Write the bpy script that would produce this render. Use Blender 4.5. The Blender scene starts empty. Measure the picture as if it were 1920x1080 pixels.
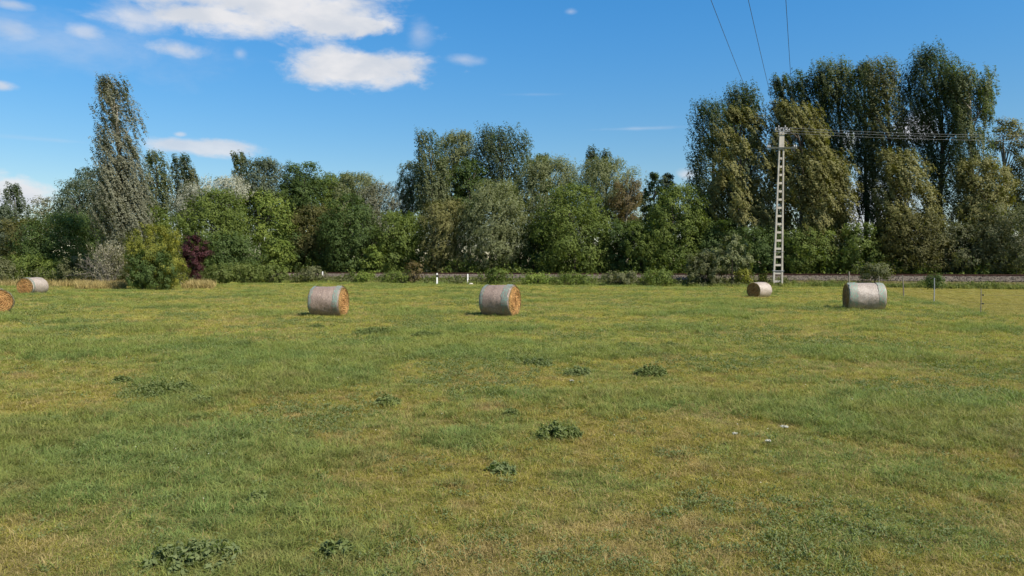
import bpy, math, random
import numpy as np
from mathutils import Vector, Matrix, Euler

# ------------------------------------------------------------------ camera
F = 1390.0                      # focal length in photograph pixels (1920 wide)
CAM_H = 2.0
PITCH = math.radians(-1.69)
sc = bpy.context.scene
COL = sc.collection
cam_d = bpy.data.cameras.new('camera')
cam = bpy.data.objects.new('camera', cam_d)
COL.objects.link(cam)
cam_d.sensor_width = 36.0
cam_d.lens = F / 1920 * 36
cam_d.clip_start = 0.1
cam_d.clip_end = 9000
cam.location = (0, 0, CAM_H)
cam.rotation_euler = (math.pi / 2 + PITCH, 0, 0)
sc.camera = cam
CP, SP = math.cos(PITCH), math.sin(PITCH)

def ray(px, py):
    a, b = (px - 960) / F, (540 - py) / F
    return np.array([a, CP - b * SP, SP + b * CP])       # x right, y forward, z up

def at(px, py, Y):
    d = ray(px, py)
    return np.array([d[0] * Y / d[1], Y, CAM_H + d[2] * Y / d[1]])

def ground(px, py):
    d = ray(px, py)
    t = -CAM_H / d[2]
    return np.array([d[0] * t, d[1] * t, 0.0])

# ------------------------------------------------------------------ light
SUN_AZ, SUN_EL = 128.0, 47.0     # clockwise from the view direction; the sun stands behind, to the right
sd = Vector((math.sin(math.radians(SUN_AZ)) * math.cos(math.radians(SUN_EL)),
             math.cos(math.radians(SUN_AZ)) * math.cos(math.radians(SUN_EL)),
             math.sin(math.radians(SUN_EL))))
sl = bpy.data.lights.new('sun', 'SUN')
sl.energy = 4.7
sl.angle = math.radians(0.53)
sl.color = (1.0, 0.935, 0.83)
sun = bpy.data.objects.new('sun', sl)
COL.objects.link(sun)
sun.rotation_euler = sd.to_track_quat('Z', 'Y').to_euler()
sun.location = (60, -60, 80)

sc.render.engine = 'CYCLES'
sc.cycles.max_bounces = 6
sc.cycles.diffuse_bounces = 3
sc.cycles.glossy_bounces = 2
sc.cycles.transmission_bounces = 3
sc.cycles.use_adaptive_sampling = True
vs = sc.view_settings
vs.view_transform = 'Standard'
vs.look = 'None'
vs.gamma = 1.0
vs.use_curve_mapping = False
vs.exposure = 0.72

world = bpy.data.worlds.new('World')
sc.world = world
world.use_nodes = True
nt = world.node_tree
nt.nodes.clear()

class NG:
    """small helper to write node maths as expressions"""
    def __init__(s, tree): s.t = tree
    def n(s, kind, **kw):
        nd = s.t.nodes.new(kind)
        for k, v in kw.items(): setattr(nd, k, v)
        return nd
    def put(s, sock, v):
        if isinstance(v, bpy.types.NodeSocket): s.t.links.new(v, sock)
        else: sock.default_value = v
    def m(s, op, *a, clamp=False):
        nd = s.n('ShaderNodeMath', operation=op); nd.use_clamp = clamp
        for i, v in enumerate(a): s.put(nd.inputs[i], v)
        return nd.outputs[0]
    def mix(s, f, a, b, blend='MIX'):
        nd = s.n('ShaderNodeMix', data_type='RGBA', blend_type=blend)
        s.put(nd.inputs[0], f); s.put(nd.inputs[6], a); s.put(nd.inputs[7], b)
        return nd.outputs[2]
    def noise(s, vec, scale, detail=3, rough=0.5, dist=0.0, dim='3D'):
        nd = s.n('ShaderNodeTexNoise', noise_dimensions=dim)
        if vec is not None: s.t.links.new(vec, nd.inputs['Vector'])
        nd.inputs['Scale'].default_value = scale
        nd.inputs['Detail'].default_value = detail
        nd.inputs['Roughness'].default_value = rough
        nd.inputs['Distortion'].default_value = dist
        return nd.outputs[0]
    def smooth(s, v, lo, hi, a=0.0, b=1.0):
        nd = s.n('ShaderNodeMapRange', interpolation_type='SMOOTHSTEP')
        s.put(nd.inputs[0], v)
        for i, q in enumerate((lo, hi, a, b)): s.put(nd.inputs[i + 1], q)
        return nd.outputs[0]
    def comb(s, x, y, z):
        nd = s.n('ShaderNodeCombineXYZ')
        for i, v in enumerate((x, y, z)): s.put(nd.inputs[i], v)
        return nd.outputs[0]
    def sep(s, v):
        nd = s.n('ShaderNodeSeparateXYZ'); s.t.links.new(v, nd.inputs[0])
        return nd.outputs

g = NG(nt)
sky = g.n('ShaderNodeTexSky', sky_type='NISHITA')
sky.sun_disc = False
sky.sun_elevation = math.radians(SUN_EL)
sky.sun_rotation = math.radians(SUN_AZ)
sky.altitude = 120
sky.air_density = 1.0
sky.dust_density = 0.4
sky.ozone_density = 2.6
tc = g.n('ShaderNodeTexCoord')
dx, dy, dz = g.sep(tc.outputs['Generated'])
az = g.m('ARCTAN2', dx, dy)
el = g.m('ARCSINE', dz)
wv = g.comb(g.m('MULTIPLY', az, 1.0), g.m('MULTIPLY', el, 2.0), 0.0)
big = g.noise(wv, 7.0, 9, 0.58, 0.25)
fine = g.noise(wv, 26.0, 7, 0.62, 0.3)
rag = g.m('ADD', g.m('MULTIPLY', g.m('SUBTRACT', big, 0.5), 1.9), g.m('MULTIPLY', g.m('SUBTRACT', fine, 0.5), 0.9))

def azel(px, py):
    d = ray(px, py); d = d / np.linalg.norm(d)
    return math.atan2(d[0], d[1]), math.asin(d[2])

# (x, y, half width, half height, opacity, edge softness): where each cloud of the photograph stands in the sky
CLOUDS = [
    (450, -5, 370, 92, 1.0, 0.75), (610, 20, 210, 66, 1.0, .75), (400, 30, 220, 50, 1.0, .75), (640, 45, 150, 35, 1.0, 0.5), (250, 30, 130, 45, 0.75, 0.9),
    (680, 128, 172, 46, 1.0, 0.65), (600, 110, 60, 22, .8, .6), (330, 92, 85, 26, 0.75, 0.9),
    (375, 275, 130, 20, 0.80, 0.6), (30, 362, 95, 42, 0.95, 0.5), (-40, 330, 80, 30, 0.9, 0.6),
    (870, 112, 45, 14, 0.45, 1.2), (-5, 160, 48, 14, 0.75, 0.8), (30, 58, 80, 30, 0.55, 1.2), (160, 60, 60, 26, .6, 1.0),
    (160, 85, 380, 80, 0.34, 1.5), (1195, 241, 130, 5, 0.30, 1.6), (1010, 177, 90, 4, 0.14, 1.6),
    (785, 60, 35, 45, 0.4, 1.4), (1070, 22, 16, 9, 0.4, 1.3), (1290, 326, 30, 14, 0.7, 0.9),
    (338, 252, 17, 7, 0.6, 0.8), (1610, 400, 160, 120, 0.75, 0.9), (1720, 240, 55, 35, 0.9, 0.7),
    (20, 8, 60, 14, 0.6, 1.0), (90, 262, 150, 6, 0.2, 1.6), (450, 100, 20, 18, 0.4, 1.2), (1590, 265, 30, 25, .9, .8),
]
dens = None
for (cx, cy, rx, ry, op, so) in CLOUDS:
    a0, e0 = azel(cx, cy)
    a1, _ = azel(cx + rx, cy); _, e1 = azel(cx, cy - ry)
    u = g.m('DIVIDE', g.m('SUBTRACT', az, a0), abs(a1 - a0))
    v = g.m('DIVIDE', g.m('SUBTRACT', el, e0), abs(e1 - e0))
    r = g.m('SQRT', g.m('ADD', g.m('MULTIPLY', u, u), g.m('MULTIPLY', v, v)))
    e = g.m('ADD', g.m('SUBTRACT', 1.0, r), rag)
    w = g.smooth(e, 0.0, so, 0.0, op)
    dens = w if dens is None else g.m('MAXIMUM', dens, w)
# fair weather clouds carry on over the rest of the sky, as they do left and above in the photograph
pz = g.m('ADD', g.m('MAXIMUM', dz, 0.0), 0.12)
pv = g.comb(g.m('DIVIDE', dx, pz), g.m('DIVIDE', dy, pz), 0.0)
oth = g.noise(pv, 0.55, 8, 0.55, 0.2)
outside = g.m('MAXIMUM', g.smooth(g.m('ABSOLUTE', az), 0.68, 0.95), g.smooth(el, 0.42, 0.6))
oth = g.m('MULTIPLY', g.m('MULTIPLY', g.smooth(oth, 0.55, 0.68), outside), g.smooth(el, 0.0, 0.12))
dens = g.m('MAXIMUM', dens, g.m('MULTIPLY', oth, 0.85))
shade = g.noise(wv, 9.0, 5, 0.55, 0.1)
cloud_col = g.mix(g.smooth(shade, 0.35, 0.62), (3.9, 4.15, 4.6, 1), (5.0, 5.0, 5.15, 1))
hs = g.n('ShaderNodeHueSaturation')
hs.inputs['Hue'].default_value = 0.497
hs.inputs['Saturation'].default_value = 1.38
hs.inputs['Value'].default_value = 1.0
nt.links.new(sky.outputs[0], hs.inputs['Color'])
low = g.smooth(el, 0.0, 0.40, 1.0, 0.0)                 # paler and duller towards the horizon, as summer air is
tint = g.mix(1.0, hs.outputs[0], g.mix(low, (1.0, 1.02, 1.04, 1), (0.76, 0.69, 0.65, 1)), 'MULTIPLY')
skyc = g.mix(dens, tint, cloud_col)
bg = g.n('ShaderNodeBackground')
nt.links.new(skyc, bg.inputs[0])
bg.inputs[1].default_value = 0.10
wo = g.n('ShaderNodeOutputWorld')
nt.links.new(bg.outputs[0], wo.inputs[0])

# ------------------------------------------------------------------ helpers
def empty(name, label, cat, loc=(0, 0, 0), rotz=0.0, group=None):
    o = bpy.data.objects.new(name, None)
    COL.objects.link(o)
    o.location = loc
    o.rotation_euler = (0, 0, rotz)
    o.empty_display_size = 0.3
    tag(o, label, cat, group)
    return o

def tag(o, label=None, cat=None, group=None, kind=None):
    if label: o['label'] = label
    if cat: o['category'] = cat
    if group: o['group'] = group
    if kind: o['kind'] = kind
    return o

def mesh_np(name, verts, quads=None, tris=None, mat=None, tint=None, smooth=False, uv=None):
    me = bpy.data.meshes.new(name)
    verts = np.asarray(verts, dtype=np.float32).reshape(-1, 3)
    parts, sizes = [], []
    if quads is not None and len(quads):
        q = np.asarray(quads, dtype=np.int32).reshape(-1, 4); parts.append(q.ravel()); sizes += [np.full(len(q), 4, np.int32)]
    if tris is not None and len(tris):
        t = np.asarray(tris, dtype=np.int32).reshape(-1, 3); parts.append(t.ravel()); sizes += [np.full(len(t), 3, np.int32)]
    loops = np.concatenate(parts); sz = np.concatenate(sizes)
    starts = np.concatenate(([0], np.cumsum(sz)[:-1])).astype(np.int32)
    me.vertices.add(len(verts)); me.vertices.foreach_set('co', verts.ravel())
    me.loops.add(len(loops)); me.loops.foreach_set('vertex_index', loops)
    me.polygons.add(len(sz)); me.polygons.foreach_set('loop_start', starts)
    me.polygons.foreach_set('use_smooth', np.full(len(sz), smooth, dtype=bool))
    me.update(calc_edges=True)
    if tint is not None:
        at_ = me.attributes.new('tint', 'FLOAT', 'FACE')
        at_.data.foreach_set('value', np.asarray(tint, dtype=np.float32))
    if mat: me.materials.append(mat)
    return me

def link(name, me, parent=None, loc=(0, 0, 0), rot=(0, 0, 0)):
    o = bpy.data.objects.new(name, me)
    COL.objects.link(o)
    if parent: o.parent = parent
    o.location = loc
    o.rotation_euler = rot
    return o

class MB:
    """collects tubes, boxes and plates into one mesh"""
    def __init__(s): s.v = []; s.q = []; s.t = []; s.n = 0
    def add(s, v, q=(), t=()):
        v = np.asarray(v, float).reshape(-1, 3)
        s.v.append(v)
        for f in q: s.q.append([i + s.n for i in f])
        for f in t: s.t.append([i + s.n for i in f])
        s.n += len(v)
    def tube(s, path, radii, seg=7, cap=True):
        path = np.asarray(path, float); k = len(path)
        radii = np.broadcast_to(np.asarray(radii, float), (k,))
        V = []
        ref = np.array([0.31, 0.95, 0.05])
        for i in range(k):
            d = path[min(i + 1, k - 1)] - path[max(i - 1, 0)]
            d = d / (np.linalg.norm(d) + 1e-9)
            r0 = ref if abs(d @ ref) < 0.92 else np.array([1.0, 0.02, 0.1])
            a = np.cross(d, r0); a /= np.linalg.norm(a); b = np.cross(d, a)
            for j in range(seg):
                th = 2 * math.pi * j / seg
                V.append(path[i] + radii[i] * (math.cos(th) * a + math.sin(th) * b))
        q = [(i * seg + j, i * seg + (j + 1) % seg, (i + 1) * seg + (j + 1) % seg, (i + 1) * seg + j) for i in range(k - 1) for j in range(seg)]
        t = []
        if cap:
            V.append(path[0]); V.append(path[-1])
            c0, c1 = k * seg, k * seg + 1
            t = [(c0, (j + 1) % seg, j) for j in range(seg)] + [(c1, (k - 1) * seg + j, (k - 1) * seg + (j + 1) % seg) for j in range(seg)]
        s.add(V, q, t)
    def box(s, c, size, M=None, taper=(1, 1)):
        x, y, z = [q / 2 for q in size]
        V = np.array([(-x, -y, -z), (x, -y, -z), (x, y, -z), (-x, y, -z),
                      (-x * taper[0], -y * taper[1], z), (x * taper[0], -y * taper[1], z), (x * taper[0], y * taper[1], z), (-x * taper[0], y * taper[1], z)])
        if M is not None: V = V @ np.array(M).T
        s.add(V + np.asarray(c, float), [(0, 3, 2, 1), (4, 5, 6, 7), (0, 1, 5, 4), (1, 2, 6, 5), (2, 3, 7, 6), (3, 0, 4, 7)])
    def lathe(s, prof, c=(0, 0, 0), seg=10):
        V = [(c[0] + r * math.cos(2 * math.pi * j / seg), c[1] + r * math.sin(2 * math.pi * j / seg), c[2] + z) for r, z in prof for j in range(seg)]
        k = len(prof)
        s.add(V, [(i * seg + j, i * seg + (j + 1) % seg, (i + 1) * seg + (j + 1) % seg, (i + 1) * seg + j) for i in range(k - 1) for j in range(seg)])
    def mesh(s, name, mat=None, smooth=False):
        return mesh_np(name, np.concatenate(s.v), s.q or None, s.t or None, mat, smooth=smooth)
    def build(s, name, mat, parent=None, smooth=False, loc=(0, 0, 0)):
        return link(name, s.mesh(name, mat, smooth), parent, loc)

_grid = {}
def vnoise(x, y, scale, seed=0):
    """smooth value noise 0..1 on arrays"""
    if seed not in _grid: _grid[seed] = np.random.RandomState(seed + 1000).rand(256, 256)
    G = _grid[seed]
    x = np.asarray(x, float) / scale + 71.3; y = np.asarray(y, float) / scale + 133.7
    xi = np.floor(x).astype(int); yi = np.floor(y).astype(int)
    fx = x - xi; fy = y - yi
    fx = fx * fx * (3 - 2 * fx); fy = fy * fy * (3 - 2 * fy)
    a = G[xi % 256, yi % 256]; b = G[(xi + 1) % 256, yi % 256]; c = G[xi % 256, (yi + 1) % 256]; d = G[(xi + 1) % 256, (yi + 1) % 256]
    return (a * (1 - fx) + b * fx) * (1 - fy) + (c * (1 - fx) + d * fx) * fy
def fnoise(x, y, scale, seed=0):
    return (vnoise(x, y, scale, seed) + 0.5 * vnoise(x, y, scale / 2.1, seed + 1) + 0.25 * vnoise(x, y, scale / 4.3, seed + 2)) / 1.75

# ------------------------------------------------------------------ terrain layout
TS = 0.35                                     # the railway runs away to the left
def track_y(x): return 86.3 - TS * x
def off_track(x, y): return (y - track_y(x)) / math.sqrt(1 + TS * TS)
def dtrack(px):                               # forward distance at which a column of the photograph meets the track
    return 86.3 / (1 + TS * (px - 960) / F)
def height(x, y):
    x = np.asarray(x, float); y = np.asarray(y, float)
    d = off_track(x, y)
    fade = np.clip((y - 2) / 10, 0, 1) * np.clip((110 - y) / 20, 0, 1)
    z = fade * (0.10 * (vnoise(x, y, 9, 3) - 0.5) + 0.05 * (vnoise(x, y, 3.1, 4) - 0.5))
    up = np.clip((d + 5.2) / 2.8, 0, 1); down = np.clip((6.0 - d) / 3.5, 0, 1)
    up = up * up * (3 - 2 * up); down = down * down * (3 - 2 * down)
    z = np.where(d < 0, z * (1 - up) + 0.66 * up, 0.25 + 0.41 * down)
    return z

# ------------------------------------------------------------------ materials
def new_mat(name):
    m = bpy.data.materials.new(name); m.use_nodes = True; m.node_tree.nodes.clear()
    return m, NG(m.node_tree)

def finish(m, q, col, rough=0.9, bump=None, bump_s=0.3, bump_d=0.02, spec=0.3, metal=0.0, transl=None):
    bs = q.n('ShaderNodeBsdfPrincipled')
    q.put(bs.inputs['Base Color'], col); q.put(bs.inputs['Roughness'], rough)
    bs.inputs['Specular IOR Level'].default_value = spec; bs.inputs['Metallic'].default_value = metal
    if bump is not None:
        b = q.n('ShaderNodeBump'); b.inputs['Strength'].default_value = bump_s; b.inputs['Distance'].default_value = bump_d
        q.put(b.inputs['Height'], bump); m.node_tree.links.new(b.outputs[0], bs.inputs['Normal'])
    out = q.n('ShaderNodeOutputMaterial')
    if transl is None:
        m.node_tree.links.new(bs.outputs[0], out.inputs[0])
    else:
        tr = q.n('ShaderNodeBsdfTranslucent'); q.put(tr.inputs[0], transl[1])
        mx = q.n('ShaderNodeMixShader'); mx.inputs[0].default_value = transl[0]
        m.node_tree.links.new(bs.outputs[0], mx.inputs[1]); m.node_tree.links.new(tr.outputs[0], mx.inputs[2])
        m.node_tree.links.new(mx.outputs[0], out.inputs[0])
    return m

def leaf_mat(name, dark, light, back=None, rough=0.55, tr=0.35, accent=None, k=1.0):
    """leaf colours vary from leaf to leaf and from bough to bough; 'back' is the pale underside of the leaf"""
    k = {'leaf_mid_green': 1.65, 'leaf_dark_green': 1.55, 'leaf_bluish_green': 1.4, 'leaf_bright_green': 1.35, 'leaf_poplar_green': 1.4, 'leaf_poplar_dark': 1.4, 'leaf_brownish': 1.1, 'leaf_olive': 1.15, 'leaf_willow_grey_green': 1.2}.get(name, 1.0)
    k *= 1.0 if name.startswith('leaf_weed') or 'burgundy' in name or 'pale' in name or 'silver' in name else 1.17
    dark, light = [tuple(c * k for c in v) for v in (dark, light)]
    m, q = new_mat(name)
    a = q.n('ShaderNodeAttribute', attribute_name='tint').outputs['Fac']
    geo = q.n('ShaderNodeNewGeometry')
    n1 = q.noise(geo.outputs['Position'], 0.45, 3, 0.6)
    f = q.m('ADD', q.m('MULTIPLY', a, 0.6), q.m('MULTIPLY', q.smooth(n1, 0.35, 0.65), 0.4), clamp=True)
    col = q.mix(f, (*dark, 1), (*light, 1))
    if accent: col = q.mix(q.smooth(q.noise(geo.outputs['Position'], 0.7, 2, 0.5), 0.52, 0.66), col, (*accent, 1))
    if back: col = q.mix(geo.outputs['Backfacing'], col, (*back, 1))
    tcol = q.mix(1.0, col, (1.5, 1.6, 0.7, 1), 'MULTIPLY')
    return finish(m, q, col, max(rough, .6), spec=0.16, transl=(tr, tcol))

L = {}
L['mid']    = leaf_mat('leaf_mid_green', (.034, .050, .011), (.084, .103, .021))
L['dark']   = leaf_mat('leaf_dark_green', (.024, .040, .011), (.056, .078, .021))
L['bluish'] = leaf_mat('leaf_bluish_green', (.026, .044, .022), (.066, .090, .042), back=(.095, .115, .07))
L['bright'] = leaf_mat('leaf_bright_green', (.050, .080, .015), (.135, .160, .032))
L['olive']  = leaf_mat('leaf_olive', (.042, .055, .015), (.110, .120, .034), back=(.125, .13, .06))
L['willow'] = leaf_mat('leaf_willow_grey_green', (.055, .070, .024), (.145, .158, .056), back=(.175, .19, .09))
L['silver'] = leaf_mat('leaf_silver', (.11, .12, .075), (.22, .225, .15), back=(.36, .36, .28))
L['gold']   = leaf_mat('leaf_golden_olive', (.042, .050, .013), (.140, .132, .034), back=(.20, .19, .07), accent=(.085, .074, .024))
L['popgrey']= leaf_mat('leaf_poplar_grey', (.064, .068, .034), (.150, .148, .082), back=(.185, .185, .125), accent=(.100, .088, .056))
L['poplar'] = leaf_mat('leaf_poplar_green', (.024, .040, .015), (.078, .098, .028), back=(.12, .135, .06))
L['popdark']= leaf_mat('leaf_poplar_dark', (.018, .032, .013), (.052, .072, .025), back=(.075, .095, .045))
L['brown']  = leaf_mat('leaf_brownish', (.048, .050, .016), (.112, .104, .034))
L['rust']   = leaf_mat('leaf_rusty_brown', (.085, .065, .028), (.150, .115, .050))
L['yellow'] = leaf_mat('leaf_yellow_green', (.050, .072, .014), (.210, .200, .030), tr=.28)
L['purple'] = leaf_mat('leaf_burgundy', (.030, .012, .014), (.085, .028, .030), tr=.15)
L['strip']  = leaf_mat('leaf_reedy_green', (.06, .085, .02), (.135, .155, .042))
L['weed']   = leaf_mat('leaf_weed', (.055, .082, .017), (.160, .195, .045), back=(.15, .18, .06), rough=.45)
L['weedlt'] = leaf_mat('leaf_weed_light', (.075, .110, .022), (.170, .205, .045), back=(.15, .18, .07), rough=.45)
L['paledry']= leaf_mat('leaf_pale_dry', (.13, .12, .07), (.24, .22, .14), back=(.28, .26, .18))

def simple(name, c1, c2, scale=4.0, rough=0.9, bump=0.3, dist=0.02, spec=.25, detail=5, stretch=None):
    m, q = new_mat(name)
    co = q.n('ShaderNodeTexCoord').outputs['Object']
    if stretch:
        mp = q.n('ShaderNodeMapping'); q.put(mp.inputs['Vector'], co); mp.inputs['Scale'].default_value = stretch; co = mp.outputs[0]
    n1 = q.noise(co, scale, detail, 0.6); n2 = q.noise(co, scale * 9, 3, 0.6)
    f = q.m('ADD', q.m('MULTIPLY', q.smooth(n1, .3, .7), .7), q.m('MULTIPLY', n2, .3))
    return finish(m, q, q.mix(f, (*c1, 1), (*c2, 1)), rough, bump=n2, bump_s=bump, bump_d=dist, spec=spec)

M_bark = simple('bark', (.055, .045, .034), (.13, .11, .085), 3, stretch=(1, 1, .25))
M_barklt = simple('bark_pale', (.15, .14, .11), (.32, .29, .24), 3, stretch=(1, 1, .25))
M_twig = simple('twig_grey', (.11, .095, .075), (.24, .215, .18), 5)
M_conc = simple('concrete', (.30, .27, .225), (.50, .455, .385), 1.6, bump=.4, dist=.01)
M_steel = simple('galvanised_steel', (.22, .22, .22), (.36, .36, .36), 6, rough=.55, spec=.5)
M_porc = simple('porcelain', (.40, .38, .36), (.62, .60, .58), 8, rough=.3, spec=.6)
M_white = simple('white_paint_weathered', (.58, .57, .53), (.80, .79, .76), 9)
M_black = simple('black_paint', (.02, .02, .02), (.05, .05, .05), 9)
M_wood = simple('weathered_wood', (.13, .11, .085), (.28, .24, .19), 5, stretch=(4, 4, .5))
M_rust = simple('rusty_steel', (.055, .026, .016), (.11, .05, .03), 3, rough=.8)
M_wire = simple('wire', (.035, .036, .04), (.06, .06, .065), 3, rough=.6, spec=.4)
M_wirelt = simple('wire_bare_aluminium', (.24, .24, .23), (.34, .34, .33), 3, rough=.5, spec=.6)
M_ballast = simple('ballast', (.062, .051, .038), (.18, .148, .112), 6, bump=.9, dist=.05)
M_plast = simple('plastic_black', (.015, .015, .015), (.03, .03, .03), 5, rough=.5)

def grass_colour(q, pos):
    """meadow colour in the world: green, blue-green and dried-out patches"""
    mp = q.n('ShaderNodeMapping'); q.put(mp.inputs['Vector'], pos); mp.inputs['Scale'].default_value = (1, 1, 0)
    p = mp.outputs[0]
    big = q.noise(p, 0.10, 3, 0.55)
    med = q.noise(p, 0.42, 4, 0.6)
    sml = q.noise(p, 1.9, 4, 0.6)
    c = q.mix(q.smooth(big, .40, .62), (.235, .248, .038, 1), (.300, .272, .046, 1))
    gy_ = q.sep(pos)[1]
    near = q.smooth(q.m('ADD', gy_, q.m('MULTIPLY', q.m('SUBTRACT', med, .5), 14.0)), 6.5, 22.0)     # the turf by the camera is thin and browned off, the farther grass fresh
    c = q.mix(near, q.mix(1.0, c, (.92, .84, .70, 1), 'MULTIPLY'), q.mix(1.0, c, (1.16, 1.22, 1.0, 1), 'MULTIPLY'))
    px_ = q.sep(pos)[0]                           # the grazed paddock behind the fence is shorter and yellower
    inp = q.m('MULTIPLY', q.smooth(gy_, 29.0, 29.8), q.smooth(q.m('SUBTRACT', px_, q.m('ADD', 19.0, q.m('MULTIPLY', q.m('SUBTRACT', gy_, 29.3), .345))), -.3, .4))
    c = q.mix(q.m('MULTIPLY', q.smooth(med, .47, .60), .85), c, (.150, .215, .048, 1))
    dry = q.m('MULTIPLY', q.smooth(q.m('ADD', q.m('MULTIPLY', sml, .55), q.m('MULTIPLY', med, .45)), .49, .37), .9)
    c = q.mix(dry, c, (.35, .24, .095, 1))
    bank = q.smooth(q.m('SUBTRACT', gy_, q.m('SUBTRACT', 86.3, q.m('MULTIPLY', px_, TS))), -7.0, -5.5)
    c = q.mix(q.m('MULTIPLY', inp, q.m('SUBTRACT', .75, q.m('MULTIPLY', bank, .75))), c, (.27, .225, .060, 1))
    return q.mix(q.m('MULTIPLY', bank, .7), c, q.mix(q.smooth(sml, .4, .6), (.13, .145, .04, 1), (.26, .205, .09, 1)))

# grass blades
def blade_mat(name, mode):
    m, q = new_mat(name)
    geo = q.n('ShaderNodeNewGeometry')
    a = q.n('ShaderNodeAttribute', attribute_name='tint').outputs['Fac']
    oi = q.n('ShaderNodeObjectInfo').outputs['Random']
    c = grass_colour(q, geo.outputs['Position'])
    if mode == 'green':
        c = q.mix(q.m('MULTIPLY', a, .5), c, (.36, .31, .10, 1))
        c = q.mix(q.smooth(oi, .55, 1.0, 0, .5), c, (.135, .170, .038, 1))
    elif mode == 'tall':
        c = q.mix(.55, c, (.125, .195, .060, 1))
        c = q.mix(q.m('MULTIPLY', a, .35), c, (.31, .29, .10, 1))
    elif mode == 'dry':
        c = q.mix(a, (.22, .17, .062, 1), (.47, .37, .16, 1))
    vv = q.smooth(q.noise(geo.outputs['Position'], 3.5, 2, .5), .3, .7, .8, 1.15)
    c = q.mix(1.0, c, q.comb(vv, vv, vv), 'MULTIPLY')
    return finish(m, q, c, .6, spec=.15, transl=(.32, q.mix(1.0, c, (1.3, 1.35, .75, 1), 'MULTIPLY')))
G_green, G_tall, G_dry = blade_mat('grass_green', 'green'), blade_mat('grass_tall', 'tall'), blade_mat('grass_dry', 'dry')

# the ground
m_ground, q = new_mat('ground_meadow')
pos = q.n('ShaderNodeNewGeometry').outputs['Position']
gx, gy, gz_ = q.sep(pos)
c = grass_colour(q, pos)
s1 = q.noise(pos, 14, 6, .65); s2 = q.noise(pos, 60, 3, .6)
thatch = q.mix(s1, (.05, .040, .020, 1), (.17, .13, .06, 1))
far = q.smooth(gy, 10, 60, .55, .10)
c = q.mix(far, c, thatch)
c = q.mix(1.0, c, q.mix(s2, (.75, .75, .75, 1), (1.15, 1.15, 1.15, 1)), 'MULTIPLY')
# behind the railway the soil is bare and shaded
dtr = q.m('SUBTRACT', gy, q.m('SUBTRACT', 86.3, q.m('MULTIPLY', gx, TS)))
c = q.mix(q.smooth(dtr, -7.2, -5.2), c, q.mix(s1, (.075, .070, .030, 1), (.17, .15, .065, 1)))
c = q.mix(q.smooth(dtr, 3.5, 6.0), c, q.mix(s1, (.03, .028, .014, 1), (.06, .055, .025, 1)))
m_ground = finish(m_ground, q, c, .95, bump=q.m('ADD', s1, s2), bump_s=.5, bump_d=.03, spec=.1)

def quad_axis(lo, hi, fine_lo, fine_hi, step):
    a = list(np.arange(fine_lo, fine_hi + 1e-6, step))
    v = fine_lo
    pre = []
    s = step
    while v > lo: s *= 1.6; v -= s; pre.append(v)
    post = []; v = fine_hi; s = step
    while v < hi: s *= 1.6; v += s; post.append(v)
    return np.array(pre[::-1] + a + post)
xs = quad_axis(-3000, 3000, -95, 80, .7)
ys = quad_axis(-3000, 5000, -6, 135, .7)
X, Y = np.meshgrid(xs, ys, indexing='ij')
Z = height(X, Y)
nx, ny = X.shape
ii = np.arange(nx * ny).reshape(nx, ny)
quads = np.stack([ii[:-1, :-1], ii[1:, :-1], ii[1:, 1:], ii[:-1, 1:]], -1).reshape(-1, 4)
gr = link('ground', mesh_np('ground', np.stack([X, Y, Z], -1), quads, mat=m_ground, smooth=True))
tag(gr, kind='structure')

# ------------------------------------------------------------------ railway
ux = np.array([1, -TS, 0]) / math.sqrt(1 + TS * TS)       # along the track
un = np.array([TS, 1, 0]) / math.sqrt(1 + TS * TS)        # across, away from the camera
T0 = np.array([0, 86.3, 0])
def tr(s, n, z): return T0 + ux * s + un * n + np.array([0, 0, z])
rng = np.random.RandomState(5)
# ballast bed with a rough stony surface
ss = np.arange(-110, 90, .35); prof = [(-3.0, .60), (-2.7, .68), (-2.2, .83), (-1.7, .98), (-1.3, 1.0), (0, 1.0), (1.3, 1.0), (1.7, .98), (2.3, .8), (2.9, .6)]
pn = []
for a, b in zip(prof[:-1], prof[1:]):
    for k in range(3): pn.append((a[0] + (b[0] - a[0]) * k / 3, a[1] + (b[1] - a[1]) * k / 3))
pn.append(prof[-1])
V = []
for s in ss:
    for n_, z_ in pn: V.append(tr(s + rng.uniform(-.1, .1), n_ + rng.uniform(-.05, .05), z_ + rng.uniform(-.045, .045)))
k = len(pn); N = len(ss)
quads = [(i * k + j, (i + 1) * k + j, (i + 1) * k + j + 1, i * k + j + 1) for i in range(N - 1) for j in range(k - 1)]
tag(link('ballast_bed', mesh_np('ballast_bed', V, quads, mat=M_ballast)), kind='structure')
# loose stones on the shoulder
n = 9000
S = rng.uniform(-75, 62, n); Nn = rng.uniform(-3.3, -1.1, n)
zz = np.interp(Nn, [p[0] for p in prof], [p[1] for p in prof]) + .02
C = T0 + S[:, None] * ux + Nn[:, None] * un; C[:, 2] = zz
oct_ = np.array([(1, 0, 0), (-1, 0, 0), (0, 1, 0), (0, -1, 0), (0, 0, 1), (0, 0, -1)], float)
R = rng.uniform(.03, .09, (n, 1, 3))
V = C[:, None, :] + oct_[None] * R + rng.uniform(-.015, .015, (n, 6, 3))
tf = np.array([(0, 2, 4), (2, 1, 4), (1, 3, 4), (3, 0, 4), (2, 0, 5), (1, 2, 5), (3, 1, 5), (0, 3, 5)])
tris = (np.arange(n)[:, None, None] * 6 + tf[None]).reshape(-1, 3)
tag(link('track_stones', mesh_np('track_stones', V, tris=tris, mat=M_ballast)),
    'grey brown crushed stones heaped along the shoulder of the railway', 'ballast', kind='stuff')
track = empty('railway_track', 'rusty railway track on the low stony embankment before the trees', 'railway track', tuple(T0))
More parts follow.
